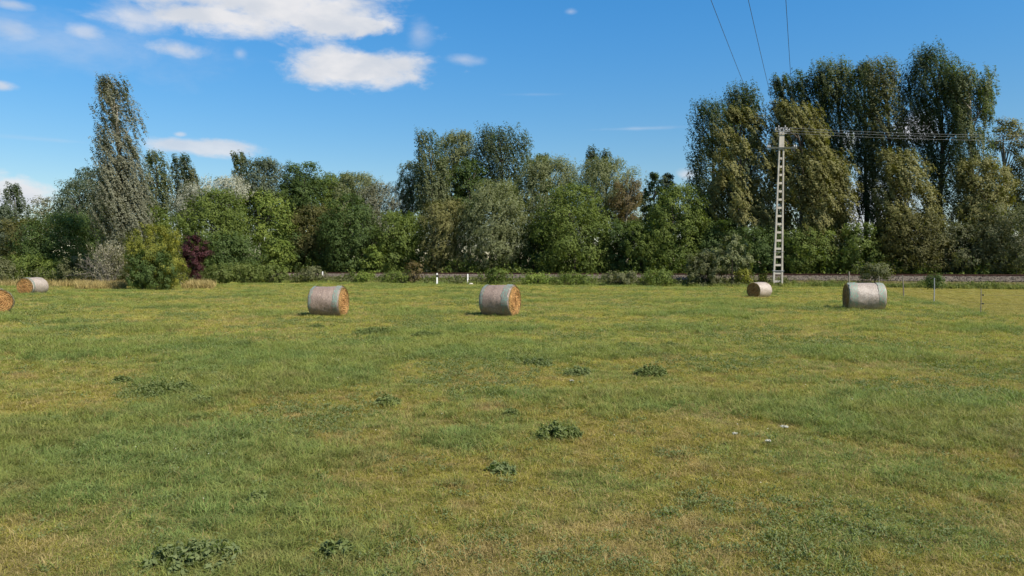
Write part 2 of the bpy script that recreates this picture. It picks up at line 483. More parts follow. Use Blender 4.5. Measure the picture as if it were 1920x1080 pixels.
railprof = np.array([(-.07, 0), (.07, 0), (.07, .02), (.012, .035), (.012, .12), (.036, .13), (.036, .165), (-.036, .165), (-.036, .13), (-.012, .12), (-.012, .035), (-.07, .02)])
sv = np.linspace(-108, 88, 60)
for nn in (-.75, .75):
    V = [ux * s + un * (nn + p[0]) + np.array([0, 0, 1.05 + p[1]]) for s in sv for p in railprof]
    k = len(railprof)
    qd = [(i * k + j, i * k + (j + 1) % k, (i + 1) * k + (j + 1) % k, (i + 1) * k + j) for i in range(len(sv) - 1) for j in range(k)]
    link('rail', mesh_np('rail', V, qd, mat=M_rust), track)
b = MB(); b.box((0, 0, 0), (.24, 2.5, .16), taper=(.85, 1)); sme = b.mesh('sleeper', M_wood)
rz = math.atan2(-TS, 1)
for i in range(210):
    s = -76 + i * .65
    p = ux * s
    link('sleeper', sme, track, (p[0], p[1], .985), (0, 0, rz))

# ------------------------------------------------------------------ foliage
def leaves(rng, C, size, sprd, axis, n, ll, lw, up=.5, outc=None, SN=None):
    """n leaf faces scattered round the spray centres C; returns verts, quads, tint"""
    idx = rng.randint(0, len(C), n)
    c = C[idx]
    d = rng.normal(size=(n, 3)); d /= np.linalg.norm(d, axis=1)[:, None]
    rad = rng.uniform(.25, 1, n)[:, None] ** .6
    off = d * rad * size
    al = (rng.uniform(-1, 1, n) * sprd)[:, None]
    ax = np.broadcast_to(axis, (n, 3))
    p = c + off + ax * al
    nrm = d * .7 + rng.normal(size=(n, 3)) * .55 + np.array([0, 0, up])
    if SN is not None: nrm = SN[idx] * .95 + d * .45 + rng.normal(size=(n, 3)) * .42 + np.array([0, 0, up * .8])
    if outc is not None:
        o = p - outc; o /= np.linalg.norm(o, axis=1)[:, None] + 1e-6
        nrm = nrm + o * .6
    nrm /= np.linalg.norm(nrm, axis=1)[:, None]
    t = rng.normal(size=(n, 3)) * .7 + ax
    t -= nrm * np.sum(t * nrm, 1)[:, None]; t /= np.linalg.norm(t, axis=1)[:, None] + 1e-6
    b = np.cross(nrm, t)
    s = rng.uniform(.65, 1.3, n)[:, None]
    t = t * ll * s * .5; b = b * lw * s * .5
    # leaves of one spray share a tone
    st = rng.rand(len(C))
    tint = np.clip(.75 * st[idx] + .25 * rng.rand(n), 0, 1)
    if SN is not None:                            # far crowns: one triangle to a leaf spray
        V = np.stack([p - t - b, p - t + b, p + t], 1)
        return V.reshape(-1, 3), np.arange(n * 3).reshape(n, 3), tint
    V = np.stack([p - t, p + b - t * .1, p + t, p - b - t * .1], 1)
    return V.reshape(-1, 3), np.arange(n * 4).reshape(n, 4), tint

def crown_mesh(rng, prof, style, mat, n, ll, lw, depthk=.85, lean=0.0, clumpy=False):
    """prof: list of (z, x centre, radius) from top to bottom in metres, local to the trunk base"""
    prof = sorted(prof)
    pz = np.array([p[0] for p in prof]); pc = np.array([p[1] for p in prof]); pr = np.array([p[2] for p in prof])
    H = pz[-1] - pz[0]
    area = np.trapezoid(2 * pr, pz) if hasattr(np, 'trapezoid') else np.trapz(2 * pr, pz)
    rmean = area / (2 * H)
    if style == 'pop':
        nb = int(np.clip(area / .62, 34, 170)); rb_lo, rb_hi = .26, .44; stretch = (1, 1, 2.5)
        if clumpy: nb = int(np.clip(area / 1.5, 20, 60)); rb_lo, rb_hi = .30, .58; stretch = (1.1, 1, 1.15)
    elif style == 'wil':
        nb = int(np.clip(area / .95, 28, 120)); rb_lo, rb_hi = .26, .46; stretch = (1, 1, .9)
    elif style == 'bush':
        nb = int(np.clip(area / .3, 34, 110)); rb_lo, rb_hi = .2, .36; stretch = (1, 1, .9)
    else:
        nb = int(np.clip(area / .9, 28, 120)); rb_lo, rb_hi = .24, .46; stretch = (1.1, 1.1, .8)
    zz = np.linspace(pz[0], pz[-1], 200); rr = np.interp(zz, pz, pr); w = np.maximum(rr, .2) ** 1.3; w /= w.sum()
    cw = np.cumsum(w); bz = np.interp((np.arange(nb) + rng.rand(nb)) / nb, cw, zz)   # boughs spread evenly over the height
    
    extra = max(3, nb // 10)
    ie = rng.choice(nb, extra, replace=False); bz[ie] = pz[-1] - rng.uniform(0, .10, extra) * H       # make sure the top is filled
    r = np.interp(bz, pz, pr); cx = np.interp(bz, pz, pc)
    cap = {'pop': 1.1, 'wil': 1.7, 'bl': 1.7}.get(style, 1.6)
    rb = np.clip(rng.uniform(rb_lo, rb_hi, nb) * np.maximum(r, .35 * rmean), .28, cap)
    fr = np.sqrt(rng.uniform(.18, 1.0, nb)); th = (np.arange(nb) * 2.39996 + rng.uniform(-.6, .6, nb))
    rad = np.maximum(r - rb * .55, 0) * fr
    bz = np.minimum(bz, pz[-1] - rb * stretch[2] * .75)
    bz = np.maximum(bz, pz[0] + rb * stretch[2] * .3)
    B = np.stack([cx + rad * np.cos(th), depthk * rad * np.sin(th), bz], 1)
    # sprays on every bough
    S = []; SNn = []
    for i in range(nb):
        m = int(np.clip(rb[i] ** 2 * 26, 7, 60))
        d = rng.normal(size=(m, 3)); d /= np.linalg.norm(d, axis=1)[:, None]
        d[:, 2] = d[:, 2] * .85 + .15
        rho = rng.uniform(.55, 1.08, m)[:, None]
        S.append(B[i] + d * rho * rb[i] * np.array(stretch) * np.array([1, depthk, 1])); SNn.append(d)
    S = np.concatenate(S); SNn = np.concatenate(SNn)
    # wandering outline: throw some sprays out past the crown
    k = len(S) // 14
    j = rng.randint(0, len(S), k)
    ctr = np.stack([np.interp(S[j, 2], pz, pc), np.zeros(k), S[j, 2] - .3], 1)
    o = S[j] - ctr; o /= np.linalg.norm(o, axis=1)[:, None] + 1e-6
    S[j] += o * rng.uniform(.1, .5, k)[:, None]
    axes = {'pop': (-.28 + lean, 0, .95), 'wil': (-.35, 0, -.75), 'bl': (-.3, .0, .45), 'bush': (0, 0, .5)}
    ax = np.array(axes.get(style, (0, 0, .5)), float); ax /= np.linalg.norm(ax)
    sp = {'pop': .58, 'wil': .34, 'bl': .18, 'bush': .12}.get(style, .2)
    sz = {'pop': .17, 'wil': .22, 'bl': .32, 'bush': .22}.get(style, .3)
    outc = np.array([np.mean(pc), 0, pz[0] + H * .4])
    V, Q, t = leaves(rng, S, sz, sp, ax, n, ll, lw, up=.45, outc=outc, SN=SNn)
    return mesh_np('crown', V, tris=Q, mat=mat, tint=t), B, rb

def limb(mb, rng, a, b, r0, r1, seg=6, sag=.0):
    a = np.asarray(a, float); b = np.asarray(b, float)
    k = 5; P = []
    Ln = np.linalg.norm(b - a)
    w = rng.normal(size=3) * Ln * .05
    for i in range(k):
        t = i / (k - 1)
        p = a * (1 - t) + b * t
        p = p + w * math.sin(math.pi * t) + np.array([0, 0, -sag * math.sin(math.pi * t)])
        P.append(p)
    mb.tube(P, np.linspace(r0, r1, k), seg, cap=False)

TREE_NO = [0]
def tree(label, prof_px, D, style, leafm, cat='tree', name='broadleaf_tree', group=None, dens=1.0, bark=None, base_px=None,
         leafk=1.0, stems=1, crown_from=None, lean=0.0, base_z=None, limbs=12, depthk=.85, trunk_r=None):
    TREE_NO[0] += 1
    rng = np.random.RandomState(100 + TREE_NO[0] * 7)
    ys = [p[0] for p in prof_px]
    bx = base_px if base_px is not None else .5 * (prof_px[-1][1] + prof_px[-1][2])
    P = at(bx, 510, D)
    x0 = P[0]; z0 = float(height(x0, D)) if base_z is None else base_z
    prof = []
    for (y, xl, xr) in prof_px:
        a = at(xl, y, D); c = at(xr, y, D)
        prof.append((a[2] - z0, (a[0] + c[0]) / 2 - x0, max((c[0] - a[0]) / 2 * (1.06 if style == 'bush' else 1.27 if style == 'pop' and bx > 1290 else 1.15), .15)))
    prof.sort()
    # never below the ground
    prof = [(max(z, .15), c, r) for z, c, r in prof]
    z_lo, z_hi = prof[0][0], prof[-1][0]
    area = sum((prof[i + 1][0] - prof[i][0]) * (prof[i + 1][2] + prof[i][2]) for i in range(len(prof) - 1))
    ll = .0024 * D * leafk; lw = ll * {'pop': .62, 'wil': .42, 'bl': .66, 'bush': .62}.get(style, .6)
    n = int(area * dens * 5.0 / (ll * lw * .5))
    n = min(n, 70000)
    root = empty(name, label, cat, (x0, D, z0), 0, group)
    me, B, rb = crown_mesh(rng, prof, style, leafm, n, ll, lw, depthk, lean, clumpy=(leafm is L['gold']))
    link('crown' if cat != 'shrub' else 'foliage', me, root)
    mb = MB()
    H = z_hi
    tr_ = trunk_r or max(.05, .016 * H)
    top = z_lo + (z_hi - z_lo) * (.86 if style == 'pop' else .62)
    pz = [p[0] for p in prof]; pc = [p[1] for p in prof]
    for s in range(stems):
        ox = (s - (stems - 1) / 2) * .5
        path = []
        for i in range(9):
            t = i / 8; z = -.15 + (top + .15) * t
            xx = np.interp(z, pz, pc) * min(1, max(0, (z) / max(z_lo + .5, 1))) if z > 0 else 0
            path.append((xx * t + ox * (.3 + 1.6 * t) + rng.normal() * .03 * H * .1, rng.normal() * .02 * H * .1, z))
        path = np.array(path)
        mb.tube(path, np.linspace(tr_ / math.sqrt(stems), tr_ * .22, 9), 8)
        order = rng.permutation(len(B))[:limbs // stems + 1]
        for j in order:
            e = B[j]
            rise = .25 * abs(e[2]) if style != 'pop' else min(.35 * abs(e[2]), 3.2)
            zs = np.clip(e[2] - rise, .25 * top, top)
            if style == 'bush': zs = np.clip(e[2] * .3, .05, top)
            a = np.array([np.interp(zs, path[:, 2], path[:, 0]), np.interp(zs, path[:, 2], path[:, 1]), zs])
            limb(mb, rng, a, e, tr_ * .34, tr_ * .08, 5)
    mb.build('trunk' if cat != 'shrub' else 'stems', bark or M_bark, root, smooth=True)
    return root

def rnd(cx, hw, top, bot, flat=.0):
    """rounded outline"""
    out = []
    for t, w in ((0, .42), (.05, .66), (.15, .88), (.32, 1.0), (.65, 1.0), (.85, .9), (1, .7)):
        out.append((top + (bot - top) * t, cx - hw * w, cx + hw * w))
    return out
def col(cx, hw, top, bot, bend=0):
    out = []
    for t, w in ((0, .22), (.06, .55), (.18, .86), (.4, 1.0), (.7, .95), (1, .7)):
        c = cx + bend * (1 - t) ** 2
        out.append((top + (bot - top) * t, c - hw * w, c + hw * w))
    return out

def dF(px, off): return dtrack(px) + off * 1.06
TG = 'trees of the belt behind the railway'
PG = 'poplars of the belt behind the railway'

# ---- left part of the belt
tree('tall wind-bent grey-green poplar alone at the left, towering over the trees round it',
     [(148, 190, 214), (158, 187, 226), (178, 188, 248), (205, 184, 254), (232, 183, 258), (262, 187, 257), (300, 184, 264), (340, 178, 272), (390, 176, 280), (440, 180, 282), (495, 192, 272)],
     72, 'pop', L['popgrey'], name='poplar_tree', cat='tree', base_px=228, dens=1.45, leafk=.95, lean=-.15, bark=M_barklt, limbs=26)
tree('small dark windblown poplar at the far left under the low cloud', [(350, 14, 32), (365, 6, 44), (385, 5, 50), (410, 8, 52), (440, 15, 52), (480, 15, 50)], 92, 'pop', L['bluish'], name='poplar_tree', group=PG, base_px=34, dens=.8)
tree('greyish tree cut off by the left edge, beside the small windblown poplar', rnd(-6, 34, 385, 500), 88, 'bl', L['bluish'], group=TG)
tree('thin airy grey-green tree against the low cloud, right of the small windblown poplar', rnd(92, 38, 370, 470), 100, 'bl', L['popgrey'], group=TG, dens=.45)
tree('loose grey-green tree just left of the tall lone poplar, sky showing through', rnd(148, 42, 338, 460), 98, 'bl', L['bluish'], group=TG, dens=.6)
tree('taller loose grey-green tree half behind the tall lone poplar', rnd(174, 40, 314, 450), 102, 'bl', L['bluish'], group=TG, dens=.75)
tree('brownish green tree low at the left edge below the small poplar', rnd(52, 42, 410, 505), 84, 'bl', L['brown'], group=TG)
tree('dense dark green spreading tree left of the bare grey shrub', rnd(132, 78, 402, 512), 82, 'bl', L['dark'], group=TG)
tree('upright green poplar right behind the tall lone poplar', [(286, 280, 296), (300, 272, 310), (330, 268, 322), (370, 262, 326), (430, 262, 322), (470, 270, 318)], 104, 'pop', L['poplar'], name='poplar_tree', group=PG)
tree('dark ragged poplar top with forked crown, right of the upright green poplar', [(293, 328, 344), (305, 320, 358), (325, 322, 366), (350, 328, 366), (400, 328, 362), (440, 330, 362)], 106, 'pop', L['bluish'], name='poplar_tree', group=PG)
tree('slender short poplar tip leaning on the ragged forked poplar', [(318, 356, 364), (330, 353, 371), (352, 350, 373), (400, 350, 372)], 105, 'pop', L['olive'], name='poplar_tree', group=PG)
tree('pale silver-leaved willow glinting behind the green tree, left of centre', [(334, 418, 452), (344, 370, 470), (360, 345, 470), (385, 332, 450), (420, 330, 420)], 102, 'wil', L['silver'], name='willow_tree', group=TG)
tree('green tree between the yellow-green bush and the pale silver willow', rnd(283, 46, 388, 505), 96, 'bl', L['mid'], group=TG)
tree('broad olive green tree below the pale silver willow', [(356, 395, 430), (370, 370, 450), (395, 345, 462), (430, 325, 465), (470, 322, 460), (512, 330, 450)], 97, 'bl', L['mid'], group=TG)
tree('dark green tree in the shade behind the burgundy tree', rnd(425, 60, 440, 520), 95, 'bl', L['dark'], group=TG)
tree('small windswept poplar head poking up left of the dark rounded crowns', [(290, 440, 458), (300, 436, 464), (320, 437, 464), (345, 440, 462), (400, 442, 462)], 108, 'pop', L['poplar'], name='poplar_tree', group=PG)
tree('dark green rounded crown right beside the small poplar head', rnd(492, 48, 298, 420), 107, 'bl', L['bluish'], group=TG)
tree('dark green crown with knobbly top, left of the tall centre trees', rnd(566, 42, 306, 420), 107, 'bl', L['dark'], group=TG)
tree('fresh bright green tree with several pale stems, in front of the dark trees', [(360, 460, 515), (372, 436, 540), (392, 424, 556), (415, 420, 562), (440, 430, 560), (462, 445, 545)], dF(490, 7), 'bl', L['bright'], group=TG, stems=3, base_px=487, bark=M_barklt, trunk_r=.2, limbs=18)
tree('mid green tree filling the belt above the brownish one', rnd(592, 72, 336, 500), dF(590, 15), 'bl', L['mid'], group=TG)
tree('brown-tinged olive tree between the bright green tree and the dark one', rnd(592, 56, 386, 512), dF(590, 10), 'bl', L['brown'], group=TG)
tree('green rounded tree top right of the knobbly dark crown', rnd(634, 36, 326, 440), dF(630, 20), 'bl', L['mid'], group=TG)
tree('grey-olive willow with domed top, middle of the left half', rnd(668, 46, 326, 470), dF(668, 17), 'wil', L['willow'], name='willow_tree', group=TG)
tree('pale brownish willow sloping down to the gap in the belt', rnd(712, 46, 344, 490), dF(712, 14), 'wil', L['popgrey'], name='willow_tree', group=TG, dens=.8)
tree('very dark green conical tree above the left hay bale', [(362, 640, 660), (380, 620, 684), (405, 606, 702), (440, 598, 716), (480, 598, 716), (515, 605, 710)], dF(655, 6), 'bl', L['dark'], group=TG)
tree('dark bottle green bush-like tree under the knobbly crowns', rnd(548, 52, 438, 520), dF(548, 8), 'bl', L['dark'], group=TG)
tree('mid green tree in front of the sloping brownish willow', rnd(745, 52, 398, 516), dF(745, 7), 'bl', L['mid'], group=TG)
tree('small lighter green tree at the foot of the dark conical tree', rnd(702, 28, 462, 516), dF(702, 4.6), 'bl', L['bright'], group=TG, dens=.8)
tree('small light green maple at the foot of the bright green tree', rnd(522, 34, 452, 514), dF(522, 4.6), 'bl', L['bright'], group=TG, dens=.85)
# ---- centre
tree('small grey-green willow beside the centre poplar on its left', rnd(773, 30, 305, 470), dF(773, 17), 'wil', L['willow'], name='willow_tree', group=TG)
tree('slim green poplar standing up in the centre of the belt', [(248, 788, 806), (262, 782, 822), (300, 780, 832), (340, 778, 840), (380, 782, 842), (440, 786, 838)], dF(810, 14), 'pop', L['poplar'], name='poplar_tree', group=PG)
tree('tall grey-green willow dome right behind the slim centre poplar', rnd(855, 48, 250, 430), dF(855, 22), 'wil', L['willow'], name='willow_tree', group=TG)
tree('dark feathery crown, the tallest of the centre group', [(240, 908, 948), (252, 894, 972), (275, 890, 990), (300, 892, 994), (340, 898, 985), (400, 905, 975)], dF(940, 22), 'pop', L['popdark'], name='poplar_tree', group=PG)
tree('dark crown between the centre poplar and the feathery tallest crown', rnd(880, 34, 300, 420), dF(880, 18), 'bl', L['dark'], group=TG)
tree('yellowish olive willow low in front of the slim centre poplar', [(376, 815, 850), (386, 798, 872), (410, 788, 884), (445, 788, 884), (480, 795, 880), (515, 800, 870)], dF(833, 6.5), 'wil', L['gold'], name='willow_tree', group=TG)
tree('big light grey-green willow billowing above the second hay bale', [(340, 905, 945), (352, 885, 965), (375, 868, 984), (410, 862, 994), (450, 862, 990), (490, 870, 975), (512, 885, 950)], dF(928, 7), 'wil', L['willow'], name='willow_tree', group=TG)
tree('dark tip peeping between the feathery crown and the grey willow domes', rnd(1014, 22, 290, 380), dF(1014, 24), 'bl', L['dark'], group=TG)
tree('grey willow dome, the left one of the twin domes right of centre', rnd(1026, 64, 298, 470), dF(1026, 15), 'wil', L['willow'], name='willow_tree', group=TG)
tree('grey willow dome, the right one of the twin domes right of centre', [(300, 1115, 1160), (312, 1090, 1180), (335, 1078, 1196), (370, 1072, 1200), (430, 1080, 1195)], dF(1138, 14), 'wil', L['willow'], name='willow_tree', group=TG)
tree('small windblown poplar tip above the twin willow domes, left of two', [(280, 1103, 1115), (290, 1097, 1122), (305, 1098, 1124), (340, 1100, 1122)], dF(1110, 25), 'pop', L['popdark'], name='poplar_tree', group=PG)
tree('small windblown poplar tip above the twin willow domes, right of two', [(285, 1129, 1139), (292, 1125, 1146), (308, 1126, 1147), (340, 1128, 1144)], dF(1136, 25), 'pop', L['bluish'], name='poplar_tree', group=PG)
tree('deep green tree reaching up between the twin grey domes', [(345, 1055, 1090), (362, 1030, 1112), (390, 1012, 1136), (430, 1005, 1150), (475, 1008, 1150), (514, 1015, 1140)], dF(1078, 7), 'bl', L['mid'], group=TG)
tree('dark green tree in the hollow right of the billowing willow', rnd(1000, 34, 420, 516), dF(1000, 9), 'bl', L['dark'], group=TG)
tree('rusty brown feathery crown on bare branches, right of the deep green tree', rnd(1178, 34, 338, 425), dF(1178, 9.5), 'wil', L['rust'], group=TG, dens=.6, base_px=1165, bark=M_barklt)
tree('olive shaded tree under the rusty brown crown', rnd(1172, 42, 415, 514), dF(1172, 7.5), 'bl', L['dark'], group=TG)
tree('pointed dark green crown left of two before the right-hand poplars', [(322, 1218, 1230), (335, 1208, 1242), (355, 1202, 1250), (400, 1198, 1256), (460, 1200, 1250)], dF(1226, 20), 'bl', L['dark'], group=TG)
tree('pointed dark green crown right of two before the right-hand poplars', [(328, 1244, 1256), (340, 1236, 1266), (360, 1234, 1276), (420, 1236, 1280)], dF(1252, 21), 'bl', L['popdark'], group=TG)
tree('dense green hedge-like tree left of the tall right-hand poplars', [(348, 1262, 1300), (362, 1235, 1312), (385, 1212, 1318), (430, 1200, 1322), (475, 1198, 1320), (512, 1205, 1312)], dF(1260, 6.5), 'bl', L['mid'], group=TG)
tree('green tree squeezed between the olive shaded tree and the hedge-like one', rnd(1200, 34, 420, 514), dF(1200, 5.6), 'bl', L['mid'], group=TG)
# ---- right poplars
tree('dark green poplar, leftmost of the tall right-hand group', [(192, 1312, 1336), (205, 1302, 1352), (230, 1298, 1366), (280, 1297, 1376), (340, 1296, 1380), (400, 1290, 1382), (470, 1296, 1376)], dF(1330, 15), 'pop', L['popdark'], name='poplar_tree', group=PG, limbs=20)
tree('dark poplar head rising behind the golden olive crowns, second from left', [(164, 1378, 1402), (176, 1366, 1416), (200, 1362, 1424), (250, 1364, 1426), (330, 1368, 1420), (420, 1370, 1415)], dF(1393, 19), 'pop', L['popdark'], name='poplar_tree', group=PG)
tree('golden olive windblown tree at the left of the concrete power pole', [(206, 1368, 1392), (222, 1352, 1414), (255, 1340, 1436), (305, 1328, 1450), (370, 1322, 1456), (430, 1322, 1452), (505, 1332, 1445)], dF(1388, 9), 'pop', L['gold'], name='poplar_tree', group=PG, lean=-.3, limbs=22, leafk=1.1)
tree('short dark poplar head, the third top from the left of the tall group', [(147, 1456, 1474), (160, 1448, 1484), (190, 1446, 1488), (240, 1448, 1486), (340, 1450, 1484)], dF(1466, 20), 'pop', L['bluish'], name='poplar_tree', group=PG)
tree('golden brown tree directly behind the top of the power pole', [(196, 1456, 1488), (208, 1442, 1520), (235, 1436, 1548), (275, 1434, 1568), (330, 1436, 1572), (400, 1440, 1566), (500, 1450, 1552)], dF(1495, 9), 'pop', L['gold'], name='poplar_tree', group=PG, lean=-.3, limbs=22, leafk=1.1, trunk_r=.3)
tree('golden tipped bushy tree low right of the power pole', rnd(1546, 48, 302, 480), dF(1545, 6.5), 'pop', L['gold'], name='poplar_tree', group=PG, lean=-.3, leafk=1.1)
tree('dark leafy poplar between the short head and the tall rounded one', [(140, 1498, 1520), (150, 1488, 1536), (190, 1484, 1550), (250, 1488, 1560), (340, 1495, 1570), (450, 1505, 1570)], dF(1520, 18), 'pop', L['popdark'], name='poplar_tree', group=PG)
tree('tall rounded grey-green poplar left of the streaming one', [(118, 1548, 1572), (130, 1532, 1588), (160, 1528, 1602), (220, 1536, 1606), (300, 1548, 1602), (380, 1560, 1596), (440, 1565, 1592)], dF(1566, 17), 'pop', L['poplar'], name='poplar_tree', group=PG, dens=.95)
tree('narrow dark poplar side of the streaming poplar, on its left', [(122, 1612, 1626), (140, 1606, 1634), (200, 1602, 1640), (280, 1602, 1642), (340, 1604, 1640), (410, 1600, 1644)], dF(1620, 15), 'pop', L['popdark'], name='poplar_tree', group=PG, trunk_r=.32)
tree('big poplar streaming in the wind, its olive crown slanting to the right', [(116, 1628, 1646), (128, 1620, 1668), (155, 1618, 1690), (195, 1620, 1702), (250, 1626, 1706), (310, 1632, 1706), (380, 1636, 1700), (450, 1640, 1695)], dF(1660, 12), 'pop', L['olive'], name='poplar_tree', group=PG, lean=-.3, limbs=24)
tree('golden brown bushy tree under the streaming poplar', [(282, 1668, 1700), (305, 1652, 1724), (345, 1646, 1744), (385, 1646, 1752), (430, 1648, 1744), (500, 1652, 1734)], dF(1698, 7), 'pop', L['gold'], name='poplar_tree', group=PG, lean=-.3, leafk=1.1)
tree('highest dark poplar of the photo, its top leaning left', [(94, 1728, 1752), (106, 1720, 1766), (130, 1712, 1784), (165, 1706, 1800), (200, 1708, 1806), (250, 1722, 1806), (320, 1732, 1800), (400, 1738, 1790), (470, 1742, 1786)], dF(1762, 12), 'pop', L['popdark'], name='poplar_tree', group=PG, limbs=28, trunk_r=.38)
tree('olive lit poplar at the right shoulder of the highest dark poplar', [(132, 1778, 1806), (146, 1776, 1830), (170, 1780, 1856), (200, 1786, 1850), (260, 1792, 1848), (340, 1796, 1850), (420, 1798, 1850)], dF(1816, 9), 'pop', L['poplar'], name='poplar_tree', group=PG, bark=M_barklt)
tree('small leafy spur crown sticking out right of the highest poplars', [(158, 1845, 1856), (168, 1836, 1862), (190, 1832, 1860), (230, 1834, 1852)], dF(1848, 10), 'pop', L['popdark'], name='poplar_tree', group=PG, dens=.6, limbs=0, trunk_r=.1)
tree('airy brownish tree with sky between its boughs near the right edge', [(222, 1876, 1898), (236, 1862, 1912), (270, 1854, 1916), (320, 1850, 1914), (390, 1852, 1915)], dF(1884, 11), 'bl', L['gold'], group=TG, dens=.55, bark=M_barklt)
tree('brownish tree cut by the right edge of the photo', rnd(1945, 42, 238, 480), dF(1925, 10), 'bl', L['gold'], group=TG, dens=.8)
tree('olive green spreading tree low at the right edge', [(385, 1878, 1930), (400, 1850, 1965), (430, 1836, 1985), (470, 1836, 1985), (514, 1850, 1970)], dF(1900, 5.5), 'bl', L['olive'], group=TG, stems=2, bark=M_barklt)
tree('golden brown mid-height tree between the highest poplars and the right edge', [(300, 1810, 1860), (325, 1795, 1885), (365, 1790, 1900), (420, 1792, 1898), (470, 1800, 1880)], dF(1845, 7.5), 'bl', L['gold'], group=TG, limbs=18)
tree('brown-green thicket tree low under the highest dark poplar', rnd(1712, 62, 402, 514), dF(1712, 5.6), 'bl', L['brown'], group=TG)
tree('dark shaded tree below the airy brownish one', rnd(1808, 52, 420, 514), dF(1808, 5.8), 'bl', L['olive'], group=TG)
tree('bright green small tree behind the pale green and grey bale', rnd(1606, 46, 422, 514), dF(1606, 5.6), 'bl', L['mid'], group=TG)
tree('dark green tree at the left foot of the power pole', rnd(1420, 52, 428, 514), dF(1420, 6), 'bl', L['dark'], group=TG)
tree('green shrubby tree directly right of the power pole foot', rnd(1520, 56, 432, 514), dF(1520, 5.4), 'bl', L['mid'], group=TG)
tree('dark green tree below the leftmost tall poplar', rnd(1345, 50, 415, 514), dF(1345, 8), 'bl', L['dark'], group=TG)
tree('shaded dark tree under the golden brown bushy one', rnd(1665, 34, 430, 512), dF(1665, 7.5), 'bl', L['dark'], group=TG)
# ---- shrubs and the solitary ones in front
tree('large yellow-green bush on the meadow edge beside the burgundy tree',
     [(424, 276, 306), (434, 250, 318), (446, 232, 334), (468, 224, 336), (490, 236, 352), (515, 240, 352), (535, 256, 344), (543, 262, 336)], 63, 'bush', L['yellow'], cat='shrub', name='leafy_bush', leafk=.85, base_px=290)
tree('dark green shrub low in front of the yellow-green bush, at its left foot', [(470, 262, 300), (482, 245, 322), (505, 238, 328), (530, 240, 325), (544, 246, 318)], 61.5, 'bush', L['dark'], cat='shrub', name='leafy_bush', leafk=.9)
tree('burgundy-leaved small tree right of the yellow-green bush', [(444, 348, 372), (454, 338, 384), (472, 334, 393), (492, 338, 392), (508, 346, 382), (522, 352, 374)], 74, 'bush', L['purple'], name='purple_plum_tree', base_px=364, leafk=.8)
tree('olive shrub growing on the near side of the grey bare shrub', rnd(150, 40, 484, 528), 74, 'bush', L['olive'], cat='shrub', name='leafy_bush')
tree('low green shrub behind the round bale at the left', rnd(60, 50, 478, 526), 78, 'bush', L['mid'], cat='shrub', name='leafy_bush')
tree('low olive shrub at the very left edge', rnd(-5, 40, 484, 528), 76, 'bush', L['olive'], cat='shrub', name='leafy_bush')
tree('shrub between the low green one and the dark spreading tree', rnd(108, 36, 488, 528), 77, 'bush', L['mid'], cat='shrub', name='leafy_bush')
tree('small shrub tucked against the left of the yellow-green bush', rnd(228, 24, 478, 532), 70, 'bush', L['olive'], cat='shrub', name='leafy_bush')
tree('silvery grey-green oleaster shrub left of the power pole', [(444, 1362, 1384), (456, 1350, 1398), (475, 1340, 1408), (498, 1336, 1410), (514, 1345, 1400)], dF(1374, -5.2), 'bush', L['willow'], cat='shrub', name='oleaster_shrub', leafk=.9)
tree('olive shrub sloping down beside the silvery oleaster', rnd(1322, 40, 476, 532), dF(1322, -5.6), 'bush', L['olive'], cat='shrub', name='leafy_bush')
tree('small grey-green shrub at the left of the silvery oleaster', rnd(1330, 26, 468, 512), dF(1330, -3.4), 'bush', L['willow'], cat='shrub', name='leafy_bush')
tree('small yellow-green bush behind the bale next to the power pole', rnd(1394, 15, 506, 533), dF(1394, -6), 'bush', L['yellow'], cat='shrub', name='leafy_bush')
tree('tiny yellow-green bush between the bale and the power pole', rnd(1430, 8, 512, 530), dF(1430, -5.4), 'bush', L['yellow'], cat='shrub', name='leafy_bush')
tree('flat olive shrub standing against the track behind the green-banded bale', rnd(1640, 36, 495, 522), dF(1640, -4.2), 'bush', L['olive'], cat='shrub', name='leafy_bush')
tree('small dark round shrub in the fenced paddock', rnd(1752, 17, 516, 546), 62, 'bush', L['dark'], cat='shrub', name='leafy_bush', leafk=.9)
tree('round olive bush on the railway bank right above the left hay bale', rnd(582, 28, 502, 532), dF(582, -6.4), 'bush', L['olive'], cat='shrub', name='leafy_bush')
tree('thin brown dead weed bush on the railway bank left of the striped marker post', rnd(776, 17, 492, 533), dF(776, -6.2), 'bush', L['rust'], cat='shrub', name='dry_bush', dens=.5)
tree('dark green bush on the bank just left of the brown weed bush', rnd(745, 30, 510, 533), dF(745, -6.3), 'bush', L['mid'], cat='shrub', name='leafy_bush')
tree('green bush on the bank above the second hay bale', rnd(932, 22, 504, 532), dF(932, -6.4), 'bush', L['mid'], cat='shrub', name='leafy_bush')
tree('low bright green bush on the bank right of the second hay bale', rnd(1008, 32, 514, 534), dF(1008, -6.6), 'bush', L['bright'], cat='shrub', name='leafy_bush')
tree('low green bush at the middle of the bank between the two pairs of bales', rnd(1078, 40, 514, 534), dF(1078, -6.5), 'bush', L['mid'], cat='shrub', name='leafy_bush')
tree('low olive bush on the bank below the hedge-like tree', rnd(1165, 36, 510, 535), dF(1165, -6.5), 'bush', L['olive'], cat='shrub', name='leafy_bush')
tree('green bush on the bank below the pointed dark crowns', rnd(1235, 36, 508, 535), dF(1235, -6.5), 'bush', L['mid'], cat='shrub', name='leafy_bush')
tree('green bush on the bank between the round olive bush and the dark one', rnd(685, 22, 512, 533), dF(685, -6.3), 'bush', L['bright'], cat='shrub', name='leafy_bush')
tree('leafy light green bush on the bank below the bright green tree', rnd(505, 34, 498, 530), dF(505, -7), 'bush', L['strip'], cat='shrub', name='leafy_bush')
tree('fresh green tall-leaved bush right of the burgundy tree', rnd(412, 30, 496, 530), 82, 'bush', L['strip'], cat='shrub', name='leafy_bush')
